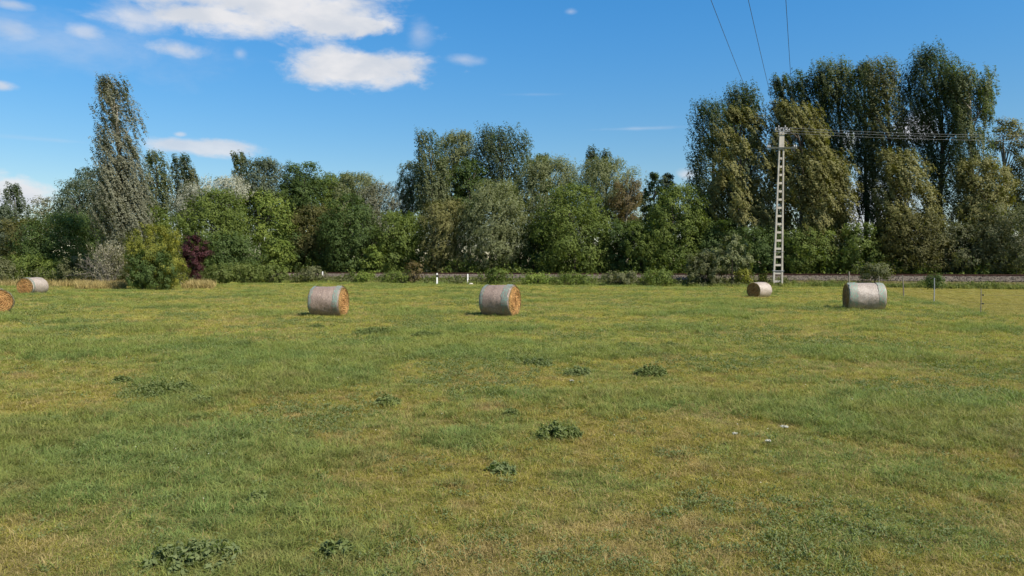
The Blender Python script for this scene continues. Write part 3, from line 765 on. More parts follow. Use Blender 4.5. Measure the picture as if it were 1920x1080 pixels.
tree('fresh green tall-leaved bush below the left of the bright green tree', rnd(458, 34, 494, 530), 84, 'bush', L['strip'], cat='shrub', name='leafy_bush')

# bare twiggy shrub
rng = np.random.RandomState(77)
root = empty('bare_shrub', 'bare grey twiggy shrub in dry grass between the bale and the yellow-green bush', 'shrub', tuple(at(203, 527, 68.5) * np.array([1, 1, 0])))
def twig(mb, p, d, ln, r, lvl):
    P = [p]; q_ = p.copy(); dd = d.copy()
    for i in range(4):
        dd = dd + rng.normal(size=3) * .13 + np.array([0, 0, .05]); dd /= np.linalg.norm(dd)
        q_ = q_ + dd * ln / 4; P.append(q_.copy())
    mb.tube(P, np.linspace(r, r * .45, 5), 4, cap=False)
    if lvl > 0:
        for k in range(rng.randint(3, 6)):
            i = rng.randint(1, 5); a = dd + rng.normal(size=3) * .55; a /= np.linalg.norm(a)
            twig(mb, P[i], a, ln * rng.uniform(.45, .7), r * .5, lvl - 1)
mb = MB(); mb2 = MB()
for i in range(13):
    th = rng.uniform(0, 2 * math.pi); sp = rng.uniform(.15, .95)
    d = np.array([math.cos(th) * sp, math.sin(th) * sp, 1.0]); d /= np.linalg.norm(d)
    twig(mb, np.array([math.cos(th) * .15, math.sin(th) * .15, -.05]), d, rng.uniform(1.7, 2.9), .04, 3)
mb.build('branches', M_twig, root)
S = np.array([(rng.normal() * 1.0, rng.normal() * .8, rng.uniform(1.0, 3.9)) for i in range(240)])
V, Q, t = leaves(rng, S, .22, .3, np.array([-.3, 0, .9]), 2600, .2, .07)
link('withered_leaves', mesh_np('withered_leaves', V, Q, mat=L['paledry'], tint=t), root)

# undergrowth and bank weeds: ground cover nobody could count
def cover(name, label, cat, pts, size, n, ll, lw, mat, up=.5, axis=(0, 0, 1), sprd=.25):
    V, Q, t = leaves(rng, pts, size, sprd, np.array(axis, float), n, ll, lw, up)
    return tag(link(name, mesh_np(name, V, Q, mat=mat, tint=t)), label, cat, kind='stuff')
def band(n, px0, px1, o0, o1, z0, z1, hs=4.0, seed=20):
    px = rng.uniform(px0, px1, n); off = rng.uniform(o0, o1, n)
    Y_ = np.array([dF(a, b) for a, b in zip(px, off)]); X_ = (px - 960) / F * Y_
    hh = z0 + (z1 - z0) * np.clip(fnoise(X_, Y_, hs, seed) * 3.2 - 1.05, .05, 1.2)
    z = height(X_, Y_) + rng.uniform(0, 1, n) * hh
    return np.stack([X_, Y_, z], 1)
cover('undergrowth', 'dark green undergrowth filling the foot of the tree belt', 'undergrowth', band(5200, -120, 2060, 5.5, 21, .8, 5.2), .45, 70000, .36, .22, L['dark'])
cover('far_woodland', 'hazy green woodland far behind the tree belt, seen low between the trunks', 'woodland', np.concatenate([band(2600, -160, 1540, 22, 34, 2.0, 11.0, 7.0, 31), band(900, 1540, 2120, 22, 34, 1.0, 4.6, 7.0, 33)]), .8, 46000, .62, .40, L['bluish'])
cover('thicket_edge', 'green nettles and saplings along the far side of the railway', 'undergrowth', band(2600, -100, 2060, 3.6, 6.0, .3, 2.4, 3.0), .35, 30000, .30, .16, L['mid'])
cover('bank_weeds', 'green weeds growing on the near side of the railway bank', 'weeds', band(3000, 380, 1480, -6.9, -3.6, .05, .55, 2.4, 24), .22, 36000, .22, .09, L['olive'])
cover('bank_weeds_tall', 'taller leafy weeds hiding part of the stone bank', 'weeds', band(1100, 380, 1420, -5.2, -3.8, .1, .95, 2.2, 36), .2, 13000, .22, .10, L['mid'])
cover('bank_weeds_right', 'low grassy weeds on the bank along the paddock', 'weeds', band(2600, 1460, 2060, -6.0, -4.2, .04, .42, 2.0, 27), .16, 22000, .20, .05, L['strip'])
cover('hedge_weeds', 'scrubby weeds along the meadow edge at the left', 'weeds', np.concatenate([
    np.stack([rng.uniform(-62, -34, 1500), rng.uniform(72, 90, 1500), rng.uniform(0, 1.6, 1500)], 1)]), .3, 20000, .24, .1, L['olive'])

# dry grass patches at the foot of the shrubs
def tall_grass(name, label, pts, h, n, mat, w=.02):
    idx = rng.randint(0, len(pts), n); p = pts[idx] + np.stack([rng.normal(size=n) * .12, rng.normal(size=n) * .12, np.zeros(n)], 1)
    p[:, 2] = height(p[:, 0], p[:, 1])
    hh = h * rng.uniform(.5, 1.15, n)[:, None]
    d = rng.normal(size=(n, 3)) * .28; d[:, 2] = 1; d /= np.linalg.norm(d, axis=1)[:, None]
    s = rng.normal(size=(n, 3)); s[:, 2] = 0; s /= np.linalg.norm(s, axis=1)[:, None]
    m_ = p + d * hh * .55; bend = rng.normal(size=(n, 3)) * .12; bend[:, 0] -= .08
    V = np.stack([p - s * w, p + s * w, m_ + s * w * .8, m_ - s * w * .8, p + d * hh + bend * hh - np.array([0, 0, .02])], 1)
    base = np.arange(n) * 5
    Q = np.stack([base, base + 1, base + 2, base + 3], 1); T = np.stack([base + 3, base + 2, base + 4], 1)
    tt = rng.rand(n)
    return tag(link(name, mesh_np(name, V, Q, T, mat=mat, tint=np.concatenate([tt, tt]))), label, 'grass', kind='stuff')
def gpatch(px0, px1, d0, d1, n):
    px = rng.uniform(px0, px1, n); Y_ = rng.uniform(d0, d1, n)
    return np.stack([(px - 960) / F * Y_, Y_, np.zeros(n)], 1)
tall_grass('dry_grass', 'tall straw-coloured dry grass at the feet of the bare shrub and burgundy tree',
           np.concatenate([gpatch(145, 232, 63, 69, 500), gpatch(345, 400, 66, 72, 300), gpatch(0, 150, 70, 74, 260)]), .75, 12000, G_dry, .022)
tall_grass('bank_grass', 'unmown yellowish grass along the foot of the railway bank',
           np.concatenate([band(900, 380, 1500, -7.2, -5.6, 0, 0), band(500, 1480, 2040, -6.2, -4.4, 0, 0)]), .42, 22000, G_tall, .022)

# ------------------------------------------------------------------ marker posts
def marker(px, ytop, ybot, D, label, bandz=None, w=.13):
    h = (ybot - ytop) / F * D
    x = (px - 960) / F * D
    z = float(height(x, D))
    r = empty('marker_post', label, 'marker post', (x, D, z), .2, 'white marker posts beside the railway')
    b = MB(); b.box((0, 0, h / 2 - .05), (w, w, h + .1), taper=(.9, .9)); b.box((0, 0, h + .02), (w * .9, w * .9, .05), taper=(.45, .45))
    b.build('post', M_white, r)
    if bandz:
        b = MB(); b.box((0, 0, h * bandz), (w + .008, w + .008, h * .22)); b.build('black_band', M_black, r)
marker(819.5, 514.5, 535, 81, 'white marker post with black band near its top, in the meadow edge left of centre', .78, .17)
marker(877, 515.5, 534, 81.5, 'plain white marker post with a pale stone at its foot, above the second hay bale', None, .15)
marker(605, 506.5, 516, dF(605, -2.6), 'short white post on the stone bank above the left hay bale', None, .16)
marker(953, 514, 520, dF(953, -2.7), 'stub of a white post on the stone bank, just right of the second hay bale', None, .16)
rs = MB(); rs.lathe([(.02, .18), (.16, .16), (.26, .06), (.28, -.05)], seg=9)
s_ = ground(882, 534); tag(rs.build('stone', M_conc, None, loc=(s_[0], 80.5, 0)), 'pale stone lying at the foot of the plain white marker post', 'stone')

# ------------------------------------------------------------------ power pole
PB = at(1458, 539, 70.5); PX, PY = PB[0], 70.5
pole = empty('power_pole', 'tall white concrete ladder-type power pole behind the small bale', 'power pole', (PX, PY, 0))
pole.rotation_euler = (0, math.radians(.9), math.radians(-6))
TOPZ = 15.1
def hw(z): return .47 - (.47 - .21) * z / TOPZ
b = MB()
legw = .155
for sgn in (-1, 1):
    Vv = []
    for z in (-.3, 13.0):
        xo = sgn * hw(max(z, 0)); xi = sgn * (hw(max(z, 0)) - (legw if z < 5 else legw * .75))
        for (x_, y_) in ((xo, -.13), (xi, -.13), (xi, .13), (xo, .13)): Vv.append((x_, y_, z))
    fs = [(0, 1, 5, 4), (1, 2, 6, 5), (2, 3, 7, 6), (3, 0, 4, 7), (4, 5, 6, 7)]
    bb = MB(); bb.add(Vv, fs); bb.build('leg', M_conc, pole)
bb = MB(); bb.box((0, 0, 13.85), (2 * hw(14), .25, 1.7), taper=(.94, .95)); bb.build('pole_head', M_conc, pole)
zr = .55
while zr < 12.9:
    w_ = 2 * (hw(zr) - .165) + .02
    bb = MB(); bb.box((0, 0, 0), (max(w_, .08), .2, .2)); bb.build('rung', M_conc, pole, loc=(0, 0, zr))
    zr += .775
bb = MB(); bb.box((0, -.0, 1.55), (1.04, .34, .07)); bb.build('steel_collar', M_steel, pole)
bb = MB(); bb.box((0, 0, 3.35), (.96, .30, .035)); bb.build('steel_collar', M_steel, pole)
# lower cross arm
ARMZ = 13.15
bb = MB(); bb.box((0, -.17, ARMZ), (2.75, .08, .12)); bb.box((0, -.24, ARMZ + .055), (2.75, .1, .012)); crossarm = bb.build('crossarm', M_steel, pole)
def insulator(x, y, z, s=1.0, on=None):
    bb = MB(); bb.lathe([(.0, -.12 * s), (.03 * s, -.12 * s), (.03 * s, 0), (.10 * s, .0), (.11 * s, .04 * s), (.06 * s, .08 * s), (.105 * s, .1 * s), (.11 * s, .14 * s), (.05 * s, .19 * s), (.07 * s, .23 * s), (.0, .27 * s)], seg=9)
    return bb.build('insulator', M_porc, on or pole, smooth=True, loc=(x, y, z))
for x_ in (-1.3, -1.12, 1.12, 1.3): insulator(x_, -.2, ARMZ + .1, .7, crossarm)
# tangle of top arms
bb = MB()
for zz_, ln, dy_ in ((14.5, .8, -.2), (14.72, 1.35, -.12), (14.9, 1.25, .12), (15.05, .9, 0)):
    bb.box((.05, dy_, zz_), (ln, .05, .045))
for x_, y_ in ((-.15, 0), (.15, 0)): bb.box((x_, y_, 14.8), (.06, .06, .5))
bb.tube([(-.1, -.16, 14.4), (.28, -.2, 14.9)], .03, 6); bb.tube([(.2, .1, 14.4), (.65, .1, 14.95)], .028, 6)
top_bracket = bb.build('top_bracket', M_steel, pole)
for x_, y_, z_ in ((-.62, -.12, 14.8), (-.3, -.12, 14.8), (.35, -.12, 14.8), (.66, -.12, 14.8), (-.5, .12, 14.97), (.0, .12, 14.97), (.5, .12, 14.97), (-.3, 0, 15.12), (.3, 0, 15.12)):
    insulator(x_, y_, z_ + .02, .55, top_bracket)
bb = MB()
bb.tube([(-1.2, -.22, ARMZ + .4), (-.9, -.3, ARMZ + .2), (-.5, -.3, 13.9), (-.36, -.25, 14.4), (-.3, -.12, 14.85)], .014, 5)
bb.tube([(1.2, -.22, ARMZ + .4), (1.0, -.3, ARMZ + .9), (.5, -.26, 14.5), (.35, -.12, 14.85)], .014, 5)
bb.build('jumper_wire', M_wire, pole)
PM = Matrix.LocRotScale(Vector((PX, PY, 0)), pole.rotation_euler, None)
def pw(x, y, z): v = PM @ Vector((x, y, z)); return np.array(v)

# overhead lines: three towards and over the camera, three along the railway to the right
def wire(name, label, a, b, sag, r, mat, group, t1=1.0):
    P = []
    for i in range(61):
        t = i / 60 * t1
        p = a * (1 - t) + b * t; p[2] -= 4 * sag * t * (1 - t); P.append(p)
    m_ = MB(); m_.tube(P, r, 5); o = m_.build(name, mat, None); tag(o, label, 'power line', group)
ends = []
for px, src, lab in ((1332, pw(-1.21, -.2, ARMZ + .4), 'left'), (1402, pw(-.3, -.12, 15.0), 'middle'), (1470, pw(1.21, -.2, ARMZ + .4), 'right')):
    T = at(px, 0, 33.0)
    T2 = np.array([src[0] + (T[0] - src[0]) * (95 / (PY - 33)), PY - 95, 0])
    tt = (PY - 33) / 95
    sag = .95
    # end height so that the wire crosses the top of the frame where the photograph shows it
    T2[2] = (T[2] + 4 * sag * tt * (1 - tt) - src[2] * (1 - tt)) / tt
    wire('power_line', {'left': 'thin dark wire rising over the meadow to the top of the photo, leftmost of three',
                        'middle': 'thin dark wire rising over the meadow to the top of the photo, middle of three',
                        'right': 'thin dark wire rising almost straight up from the power pole, rightmost of three'}[lab], src, T2, sag, .013, M_wire, 'overhead wires from the power pole')
for (z_, y_, xo, ye, col_l) in ((15.05, -.12, .66, 254, 'highest'), (14.85, .12, .5, 257.5, 'middle'), (14.55, -.2, .4, 264, 'lowest')):
    a_ = pw(xo, y_, z_)
    e_ = at(1990, ye + .6, 68)
    wire('power_line', 'pale wire running right from the pole top before the poplars, %s of three' % col_l, a_, np.array([e_[0] + 6, e_[1] - 1, e_[2]]), .35, .009, M_wirelt, 'overhead wires from the power pole')

# ------------------------------------------------------------------ paddock fence
FG = 'thin paddock fence posts'
def fpost(px, ytop, ybot, D, label, mat, w=.07, lean=0.0, ins=False, nm='fence_post', sq=False):
    x = (px - 960) / F * D; z = float(height(x, D)); h = (ybot - ytop) / F * D
    r = empty(nm, label, 'fence post', (x, D, z), 0, FG); r.rotation_euler = (0, math.radians(lean), 0)
    b = MB(); b.tube([(0, 0, -.1), (.01, 0, h * .5), (0, 0, h)], [w / 2, w / 2 * .95, w / 2 * .85], 7); b.build('post', mat, r)
    if ins:
        for zz_ in (h * .42, h * .75):
            b = MB(); b.lathe([(.0, -.03), (.03, -.03), (.035, .0), (.03, .03), (0, .03)], seg=8)
            b.box((-.05, 0, 0), (.1, .015, .015)); b.build('insulator', M_plast, r, loc=(.08, -.01, zz_))
    return (x, D, z, h)
FP = []
FP.append(fpost(1840, 541, 590, 30.5, 'pale thin fence post with black insulators, nearest and rightmost of the paddock fence', M_wood, .035, 0, True))
FP.append(fpost(1752, 521, 568, 40.5, 'dark steel fence post in front of the small dark paddock shrub', M_steel, .055, 0))
FP.append(fpost(1695, 515, 556, 49.0, 'leaning greyish wooden fence post right of the green-banded bale', M_wood, .075, -4))
FP.append(fpost(1648, 518, 546, 58.5, 'dark short fence post just over the right end of the green-banded bale', M_wood, .09, 0))
FP.append(fpost(1592, 510, 540, 68.0, 'stout greenish wooden fence post above the left end of the green-banded bale', M_wood, .14, 0))
for k, f_ in enumerate((.42, .75)):
    m_ = MB(); 
    pts = []
    for i in range(len(FP) - 1):
        a, c_ = FP[i], FP[i + 1]
        for t in np.linspace(0, 1, 9)[:-1]:
            pts.append((a[0] * (1 - t) + c_[0] * t, a[1] * (1 - t) + c_[1] * t, (a[2] + min(a[3], 1.15) * f_) * (1 - t) + (c_[2] + min(c_[3], 1.15) * f_) * t - .1 * t * (1 - t)))
    pts = [(27.0, 28.6, 1.05 * f_)] + pts
    m_.tube(pts, .003, 4); tag(m_.build('fence_wire', M_wire), ('lower' if k == 0 else 'upper') + ' thin wire strung along the paddock fence posts', 'fence wire', 'wires of the paddock fence')

# ------------------------------------------------------------------ hay bales
def net_mat(name, base, hi, mixed=None):
    m, q = new_mat(name)
    co = q.n('ShaderNodeTexCoord').outputs['Object']
    x_, y_, z_ = q.sep(co)
    ang = q.m('ARCTAN2', z_, y_)
    v = q.comb(q.m('MULTIPLY', x_, 14.0), q.m('MULTIPLY', ang, 2.2), 0.0)
    n1 = q.noise(v, 3.0, 5, .65); n2 = q.noise(co, 30, 4, .65); n3 = q.noise(co, 2.2, 3, .6)
    f = q.m('ADD', q.m('MULTIPLY', n1, .45), q.m('ADD', q.m('MULTIPLY', n2, .35), q.m('MULTIPLY', n3, .2)))
    c = q.mix(q.smooth(f, .32, .66), (*base, 1), (*hi, 1))
    if mixed: c = q.mix(q.smooth(q.noise(v, 2.2, 4, .7), .62 - mixed[1] * .3, .70 - mixed[1] * .3), c, (*mixed[0], 1))
    return finish(m, q, c, .5, bump=q.m('ADD', n1, n2), bump_s=.8, bump_d=.02, spec=.5)
M_net = net_mat('bale_net_over_hay', (.115, .075, .050), (.34, .255, .200))
M_netlt = net_mat('bale_net_bleached', (.15, .112, .080), (.47, .40, .335))
M_netgr = net_mat('bale_net_green', (.07, .12, .09), (.23, .32, .25), mixed=((.21, .15, .12), .5))
M_netgrl = net_mat('bale_net_green_strong', (.06, .16, .10), (.24, .42, .31), mixed=((.26, .21, .17), .62))
m_hay, q = new_mat('hay_face')
co = q.n('ShaderNodeTexCoord').outputs['Object']
x_, y_, z_ = q.sep(co)
ang = q.m('ARCTAN2', z_, y_); rad = q.m('SQRT', q.m('ADD', q.m('MULTIPLY', y_, y_), q.m('MULTIPLY', z_, z_)))
n0 = q.noise(co, 3, 3, .5)
v = q.comb(q.m('ADD', q.m('MULTIPLY', rad, 26.0), q.m('ADD', q.m('MULTIPLY', ang, .6), q.m('MULTIPLY', n0, 5.0))), q.m('MULTIPLY', ang, 1.6), 0.0)
n1 = q.noise(v, 1.0, 4, .65); n2 = q.noise(co, 42, 4, .7)
f = q.m('ADD', q.m('MULTIPLY', n1, .6), q.m('MULTIPLY', n2, .4))
c = q.mix(q.smooth(f, .34, .64), (.11, .050, .018, 1), (.50, .275, .10, 1))
m_hay = finish(m_hay, q, c, .85, bump=f, bump_s=1.0, bump_d=.05, spec=.2)

BG = 'round hay bales on the meadow'
def bale(label, px, ybase, ytop, yaw_from_view, length, wide=1.0, netm=M_net, bandm=None, bands=(), bulge=.03, D=None, seed=0):
    """axis yaw is measured from the line of sight"""
    rng = np.random.RandomState(900 + seed)
    D = D or ground(px, ybase)[1]
    x = (px - 960) / F * D
    z0 = float(height(x, D))
    slant = math.hypot(1, (px - 960) / F)
    R = (ybase - ytop) / F * D / 2 * .985
    # heading of the visible face: the direction to the camera turned by the given angle
    tocam = math.atan2(-D, -x)
    yaw = tocam + math.radians(yaw_from_view)
    root = empty('hay_bale', label, 'hay bale', (x, D, z0), yaw, BG)
    sz = .965
    nseg, nl = 72, 22
    def ring(xx, r):
        out = []
        for j in range(nseg):
            th = 2 * math.pi * j / nseg
            lump = 1 + .012 * math.sin(3 * th + xx * 4 + seed) + .008 * math.sin(7 * th - xx * 5) 
            y_ = math.cos(th) * r * wide * lump; z_ = math.sin(th) * r * lump
            z_ = max(z_, -R * .93)
            out.append((xx, y_, z_ + R * .93 - .02))
        return out
    L_ = length
    def rr(u):   # u -1..1 along the axis
        a = abs(u)
        e = max(0, (a - .90) / .10)
        return R * (1 + bulge * (1 - a * a) - .055 * e * e)
    V = []
    for i in range(nl + 1):
        u = -1 + 2 * i / nl
        V += ring(u * L_ / 2, rr(u) + rng.normal() * .0025)
    V = np.array(V)
    V[:, 1:] += rng.normal(size=(len(V), 2)) * .0035
    Q = [(i * nseg + j, i * nseg + (j + 1) % nseg, (i + 1) * nseg + (j + 1) % nseg, (i + 1) * nseg + j) for i in range(nl) for j in range(nseg)]
    V[:, 2] -= R * .93
    body = link('net_wrap', mesh_np('net_wrap', V, Q, mat=netm, smooth=True), root, (0, 0, R * .93))
    for sgn in (1, -1):
        V = []; nr = 16
        for i in range(nr + 1):
            f_ = 1 - i / nr
            for j in range(nseg):
                th = 2 * math.pi * j / nseg
                r_ = rr(1) * f_ * (1 - .012 * (i == 0))
                ph = f_ * 9 * 2 * math.pi * .5 + th
                disp = .018 * math.sin(ph * 2 + 1.5 * math.sin(th * 2 + seed)) + rng.normal() * .011 + .035 * (1 - f_) - (.0 if i else .03)
                zc = max(math.sin(th) * r_, -R * .93)
                V.append((sgn * (L_ / 2 - .012 + disp), math.cos(th) * r_ * wide, zc))
        Q = [(i * nseg + j, i * nseg + (j + 1) % nseg, (i + 1) * nseg + (j + 1) % nseg, (i + 1) * nseg + j) for i in range(nr) for j in range(nseg)]
        link('end_face', mesh_np('end_face', V, Q, mat=m_hay, smooth=False), root, (0, 0, R * .93))
        # straws sticking out of the face and its rim
        n = 1500
        th = rng.uniform(0, 2 * math.pi, n); r_ = rr(1) * np.sqrt(rng.uniform(.0, 1.0, n)); r_[:600] = rr(1) * rng.uniform(.95, 1.0, 600)
        c = np.stack([np.full(n, sgn * (L_ / 2 + .008)), np.cos(th) * r_ * wide, np.maximum(np.sin(th) * r_, -R * .93)], 1)
        tdir = np.stack([rng.normal(size=n) * .3 + sgn * .25, -np.sin(th) + rng.normal(size=n) * .5, np.cos(th) + rng.normal(size=n) * .5], 1)
        tdir /= np.linalg.norm(tdir, axis=1)[:, None]
        s_ = rng.normal(size=(n, 3)); s_ -= tdir * np.sum(s_ * tdir, 1)[:, None]; s_ /= np.linalg.norm(s_, axis=1)[:, None]
        ln = rng.uniform(.04, .12, n)[:, None]
        V = np.stack([c - tdir * ln * .5 - s_ * .004, c - tdir * ln * .5 + s_ * .004, c + tdir * ln * .7], 1)
        o = link('loose_straw', mesh_np('loose_straw', V, tris=np.arange(n * 3).reshape(n, 3), mat=G_dry, tint=rng.rand(n) * .6), root, (0, 0, R * .93))
        o['kind'] = 'stuff'
    for (u0, u1) in bands:
        V = []; nb = 6
        for i in range(nb + 1):
            for j in range(nseg):
                th = 2 * math.pi * j / nseg
                jag = (.020 * (vnoise(th * 3 + seed, u0 * 9, .4, 60) - .5) * 2 + .012 * math.sin(11 * th)) / (L_ / 2) * (1 if i in (0, nb) else 0)
                u = np.clip(u0 + (u1 - u0) * i / nb + jag * (1.4 if abs(u0) < .95 else 1), -.995, .995)
                lump = 1 + .012 * math.sin(3 * th + u * L_ / 2 * 4 + seed) + .008 * math.sin(7 * th - u * L_ / 2 * 5)
                r_ = (rr(u) + .010) * lump
                zc = max(math.sin(th) * r_, -R * .93)
                V.append((u * L_ / 2, math.cos(th) * r_ * wide, zc))
        Q = [(i * nseg + j, i * nseg + (j + 1) % nseg, (i + 1) * nseg + (j + 1) % nseg, (i + 1) * nseg + j) for i in range(nb) for j in range(nseg)]
        link('net_band', mesh_np('net_band', V, Q, mat=bandm, smooth=True), root, (0, 0, R * .93))
    return root, R

bale('grey-pink netted hay bale with green edges, left of the two in the middle', 616, 593, 534, 68, 1.26, 1.0, M_net, M_netgr, ((-.97, -.76), (.62, .95)), seed=1)
bale('hay bale with bright orange straw face, right of the two in the middle', 938, 592, 531, 65, 1.30, 1.0, M_net, M_netgr, ((-.97, -.72), (.52, .93)), seed=2)
bale('silvery hay bale with bright green bands by the paddock fence', 1621, 582, 529, -75, 1.56, 1.0, M_netlt, M_netgrl, ((-.95, -.58), (.52, .96)), seed=3)
bale('small far hay bale with dark brown face, at the foot of the power pole', 1424, 558, 527.5, -38, 1.15, 1.08, M_netlt, None, (), seed=4)
bale('far hay bale with tan spiral face and pale wrap, second from the left', 61, 553, 519, -38, 1.50, 1.04, M_netlt, M_netgr, ((.80, .95),), seed=5)
bale('hay bale cut off by the left edge of the photo, only its face showing', -14, 588, 538, 14, 1.25, 1.1, M_netlt, M_netgr, ((.8, .95),), seed=6)

# ------------------------------------------------------------------ meadow grass
rng = np.random.RandomState(11)
tuftcol = bpy.data.collections.new('grass_tufts')      # kept out of the scene; only its instances show
def tuft_mesh(name, nb, hmin, hmax, spread, w, mat, lean=.5, droop=.3, extra=None):
    V = []; ne = extra[1] if extra else 0; Q = []; T = []; tn = []
    for k in range(nb + ne):
        a = rng.uniform(0, 2 * math.pi); r = spread * math.sqrt(rng.rand())
        p = np.array([math.cos(a) * r, math.sin(a) * r, -.01])
        h = rng.uniform(hmin, hmax)
        a2 = rng.uniform(0, 2 * math.pi); le = rng.uniform(.1, lean)
        d = np.array([math.cos(a2) * le, math.sin(a2) * le, 1]); d /= np.linalg.norm(d)
        s = np.array([-math.sin(a2 + rng.uniform(-1, 1)), math.cos(a2 + rng.uniform(-1, 1)), 0]) * w * rng.uniform(.6, 1.2) / 2
        m_ = p + d * h * .55
        tip = p + d * h + np.array([math.cos(a2), math.sin(a2), -.4]) * h * droop * rng.uniform(.3, 1.2)
        n_ = len(V)
        V += [p - s * .7, p + s * .7, m_ + s, m_ - s, tip]
        Q.append((n_, n_ + 1, n_ + 2, n_ + 3)); T.append((n_ + 3, n_ + 2, n_ + 4)); tn.append(rng.rand())
    me = mesh_np(name, V, Q, T, mat=mat, tint=tn + tn)
    if extra:                                     # some straw among the green blades
        me.materials.append(extra[0])
        mi = np.zeros(2 * (nb + ne), np.int32); mi[nb:nb + ne] = 1; mi[2 * nb + ne:] = 1
        me.polygons.foreach_set('material_index', mi)
    o = bpy.data.objects.new(name, me); tuftcol.objects.link(o)
    return o
def herb_mesh(name, nl, h, spread, ll, mat):
    """broad-leaved herb"""
    C = np.stack([rng.normal(size=nl) * spread * .5, rng.normal(size=nl) * spread * .5, rng.uniform(.01, h, nl)], 1)
    V, Q, t = leaves(rng, C, .012, .0, np.array([0, 0, .3]), nl, ll, ll * .45, up=.9)
    me = mesh_np(name, V, Q, mat=mat, tint=t)
    o = bpy.data.objects.new(name, me); tuftcol.objects.link(o)
    return o
# sorted by name: a_.. short green, b_.. tall, c_.. dry, d_.. herbs
for i in range(4): tuft_mesh('a_short_tuft_%d' % i, 38, .025, .078, .085, .0046, G_green, 1.9, .6, extra=(G_dry, 7))
for i in range(3): tuft_mesh('b_tall_tuft_%d' % i, 34, .05, .150, .07, .0052, G_tall, 1.2, .6, extra=(G_dry, 3))
for i in range(3): tuft_mesh('c_dry_tuft_%d' % i, 26, .02, .10, .09, .0036, G_dry, 2.4, .5)
for i in range(3): herb_mesh('d_herb_%d' % i, 46, .06, .1, .026, L['weedlt'])
KIND0 = {'a': 0, 'b': 4, 'c': 7, 'd': 10}; KN = {'a': 4, 'b': 3, 'c': 3, 'd': 3}

def paddock(x, y):
    return (y > 29.3) & (x > 19.0 + (y - 29.3) * .345)

def scatter_nodes(obj):
    ng = bpy.data.node_groups.new(obj.name + '_scatter', 'GeometryNodeTree')
    ng.interface.new_socket('Geometry', in_out='INPUT', socket_type='NodeSocketGeometry')
    ng.interface.new_socket('Geometry', in_out='OUTPUT', socket_type='NodeSocketGeometry')
    N = ng.nodes; Lk = ng.links
    gi = N.new('NodeGroupInput'); go = N.new('NodeGroupOutput')
    ci = N.new('GeometryNodeCollectionInfo'); ci.inputs['Collection'].default_value = tuftcol
    ci.inputs['Separate Children'].default_value = True; ci.inputs['Reset Children'].default_value = True
    iop = N.new('GeometryNodeInstanceOnPoints')
    def attr(nm, ty):
        a = N.new('GeometryNodeInputNamedAttribute'); a.data_type = ty; a.inputs['Name'].default_value = nm; return a.outputs['Attribute']
    Lk.new(gi.outputs[0], iop.inputs['Points']); Lk.new(ci.outputs[0], iop.inputs['Instance'])
    iop.inputs['Pick Instance'].default_value = True
    Lk.new(attr('kind', 'INT'), iop.inputs['Instance Index'])
    Lk.new(attr('rot', 'FLOAT_VECTOR'), iop.inputs['Rotation'])
    Lk.new(attr('scl', 'FLOAT_VECTOR'), iop.inputs['Scale'])
    Lk.new(iop.outputs[0], go.inputs[0])
    md = obj.modifiers.new('scatter', 'NODES'); md.node_group = ng

def scatter(name, label, cat, P, kind, rot, scl):
    me = bpy.data.meshes.new(name)
    me.vertices.add(len(P)); me.vertices.foreach_set('co', P.astype(np.float32).ravel())
    a = me.attributes.new('kind', 'INT', 'POINT'); a.data.foreach_set('value', kind.astype(np.int32))
    a = me.attributes.new('rot', 'FLOAT_VECTOR', 'POINT'); a.data.foreach_set('vector', rot.astype(np.float32).ravel())
    a = me.attributes.new('scl', 'FLOAT_VECTOR', 'POINT'); a.data.foreach_set('vector', scl.astype(np.float32).ravel())
    o = link(name, me); tag(o, label, cat, kind='stuff')
    scatter_nodes(o)
    return o

def sample_ground(n, d0, d1, p):
    """points in the wedge in front of the camera, thinning with distance as D**-p per square metre"""
    u = rng.rand(n); q_ = 2 - p
    D = (d0 ** q_ + u * (d1 ** q_ - d0 ** q_)) ** (1 / q_)
    s = rng.uniform(-.82, .80, n)
    return s * D + rng.uniform(-1, 1, n) * .6, D

n = 215000
x, y = sample_ground(n, 3.6, 86, 1.35)
keep = off_track(x, y) < -3.2
x, y = x[keep], y[keep]; n = len(x)
tallf = fnoise(x, y, 3.2, 40); dryf = fnoise(x, y, 1.6, 44) + np.clip((9 - y) * .02, -.10, .05); herbf = fnoise(x, y, 2.3, 48)
pad = paddock(x, y)
r_ = rng.rand(n)
kind = np.full(n, 0)
kind = rng.randint(0, 4, n)
# blue-green lusher patch left of the middle, as in the photograph
lush = np.exp(-(((x + 1.5) / 5) ** 2 + ((y - 17) / 7) ** 2)) * .18 + np.exp(-(((x + 3.5) / 2) ** 2 + ((y - 8.5) / 3) ** 2)) * .12 \
     + np.exp(-(((x + 7) / 3) ** 2 + ((y - 11) / 3) ** 2)) * .1
tall = r_ < np.clip((tallf + lush - .54) * 5, .02, .75)
kind[tall] = KIND0['b'] + rng.randint(0, 3, tall.sum())
r2 = rng.rand(n)
dry = (r2 < np.clip((dryf - .48) * 3.4 + .16, .10, .75)) & ~(tall & (rng.rand(n) < .6)) & (rng.rand(n) > lush * 5)
kind[dry] = KIND0['c'] + rng.randint(0, 3, dry.sum())
herb = (rng.rand(n) < np.clip((herbf - .56) * 2.0, .02, .24)) & ~dry
kind[herb] = KIND0['d'] + rng.randint(0, 3, herb.sum())
kind[pad] = rng.randint(0, 4, pad.sum())
s = (y / 8) ** .45 * rng.uniform(.7, 1.25, n)
s = np.clip(s, .75, 3.2)
hs = s * (.70 + .6 * tallf) * rng.uniform(.7, 1.25, n)
hs = np.where(y > 25, hs * np.clip(25 / y, .3, 1) ** .35, hs)
hs[pad] *= .45
hs[off_track(x, y) > -6.3] *= 2.4
z = height(x, y)
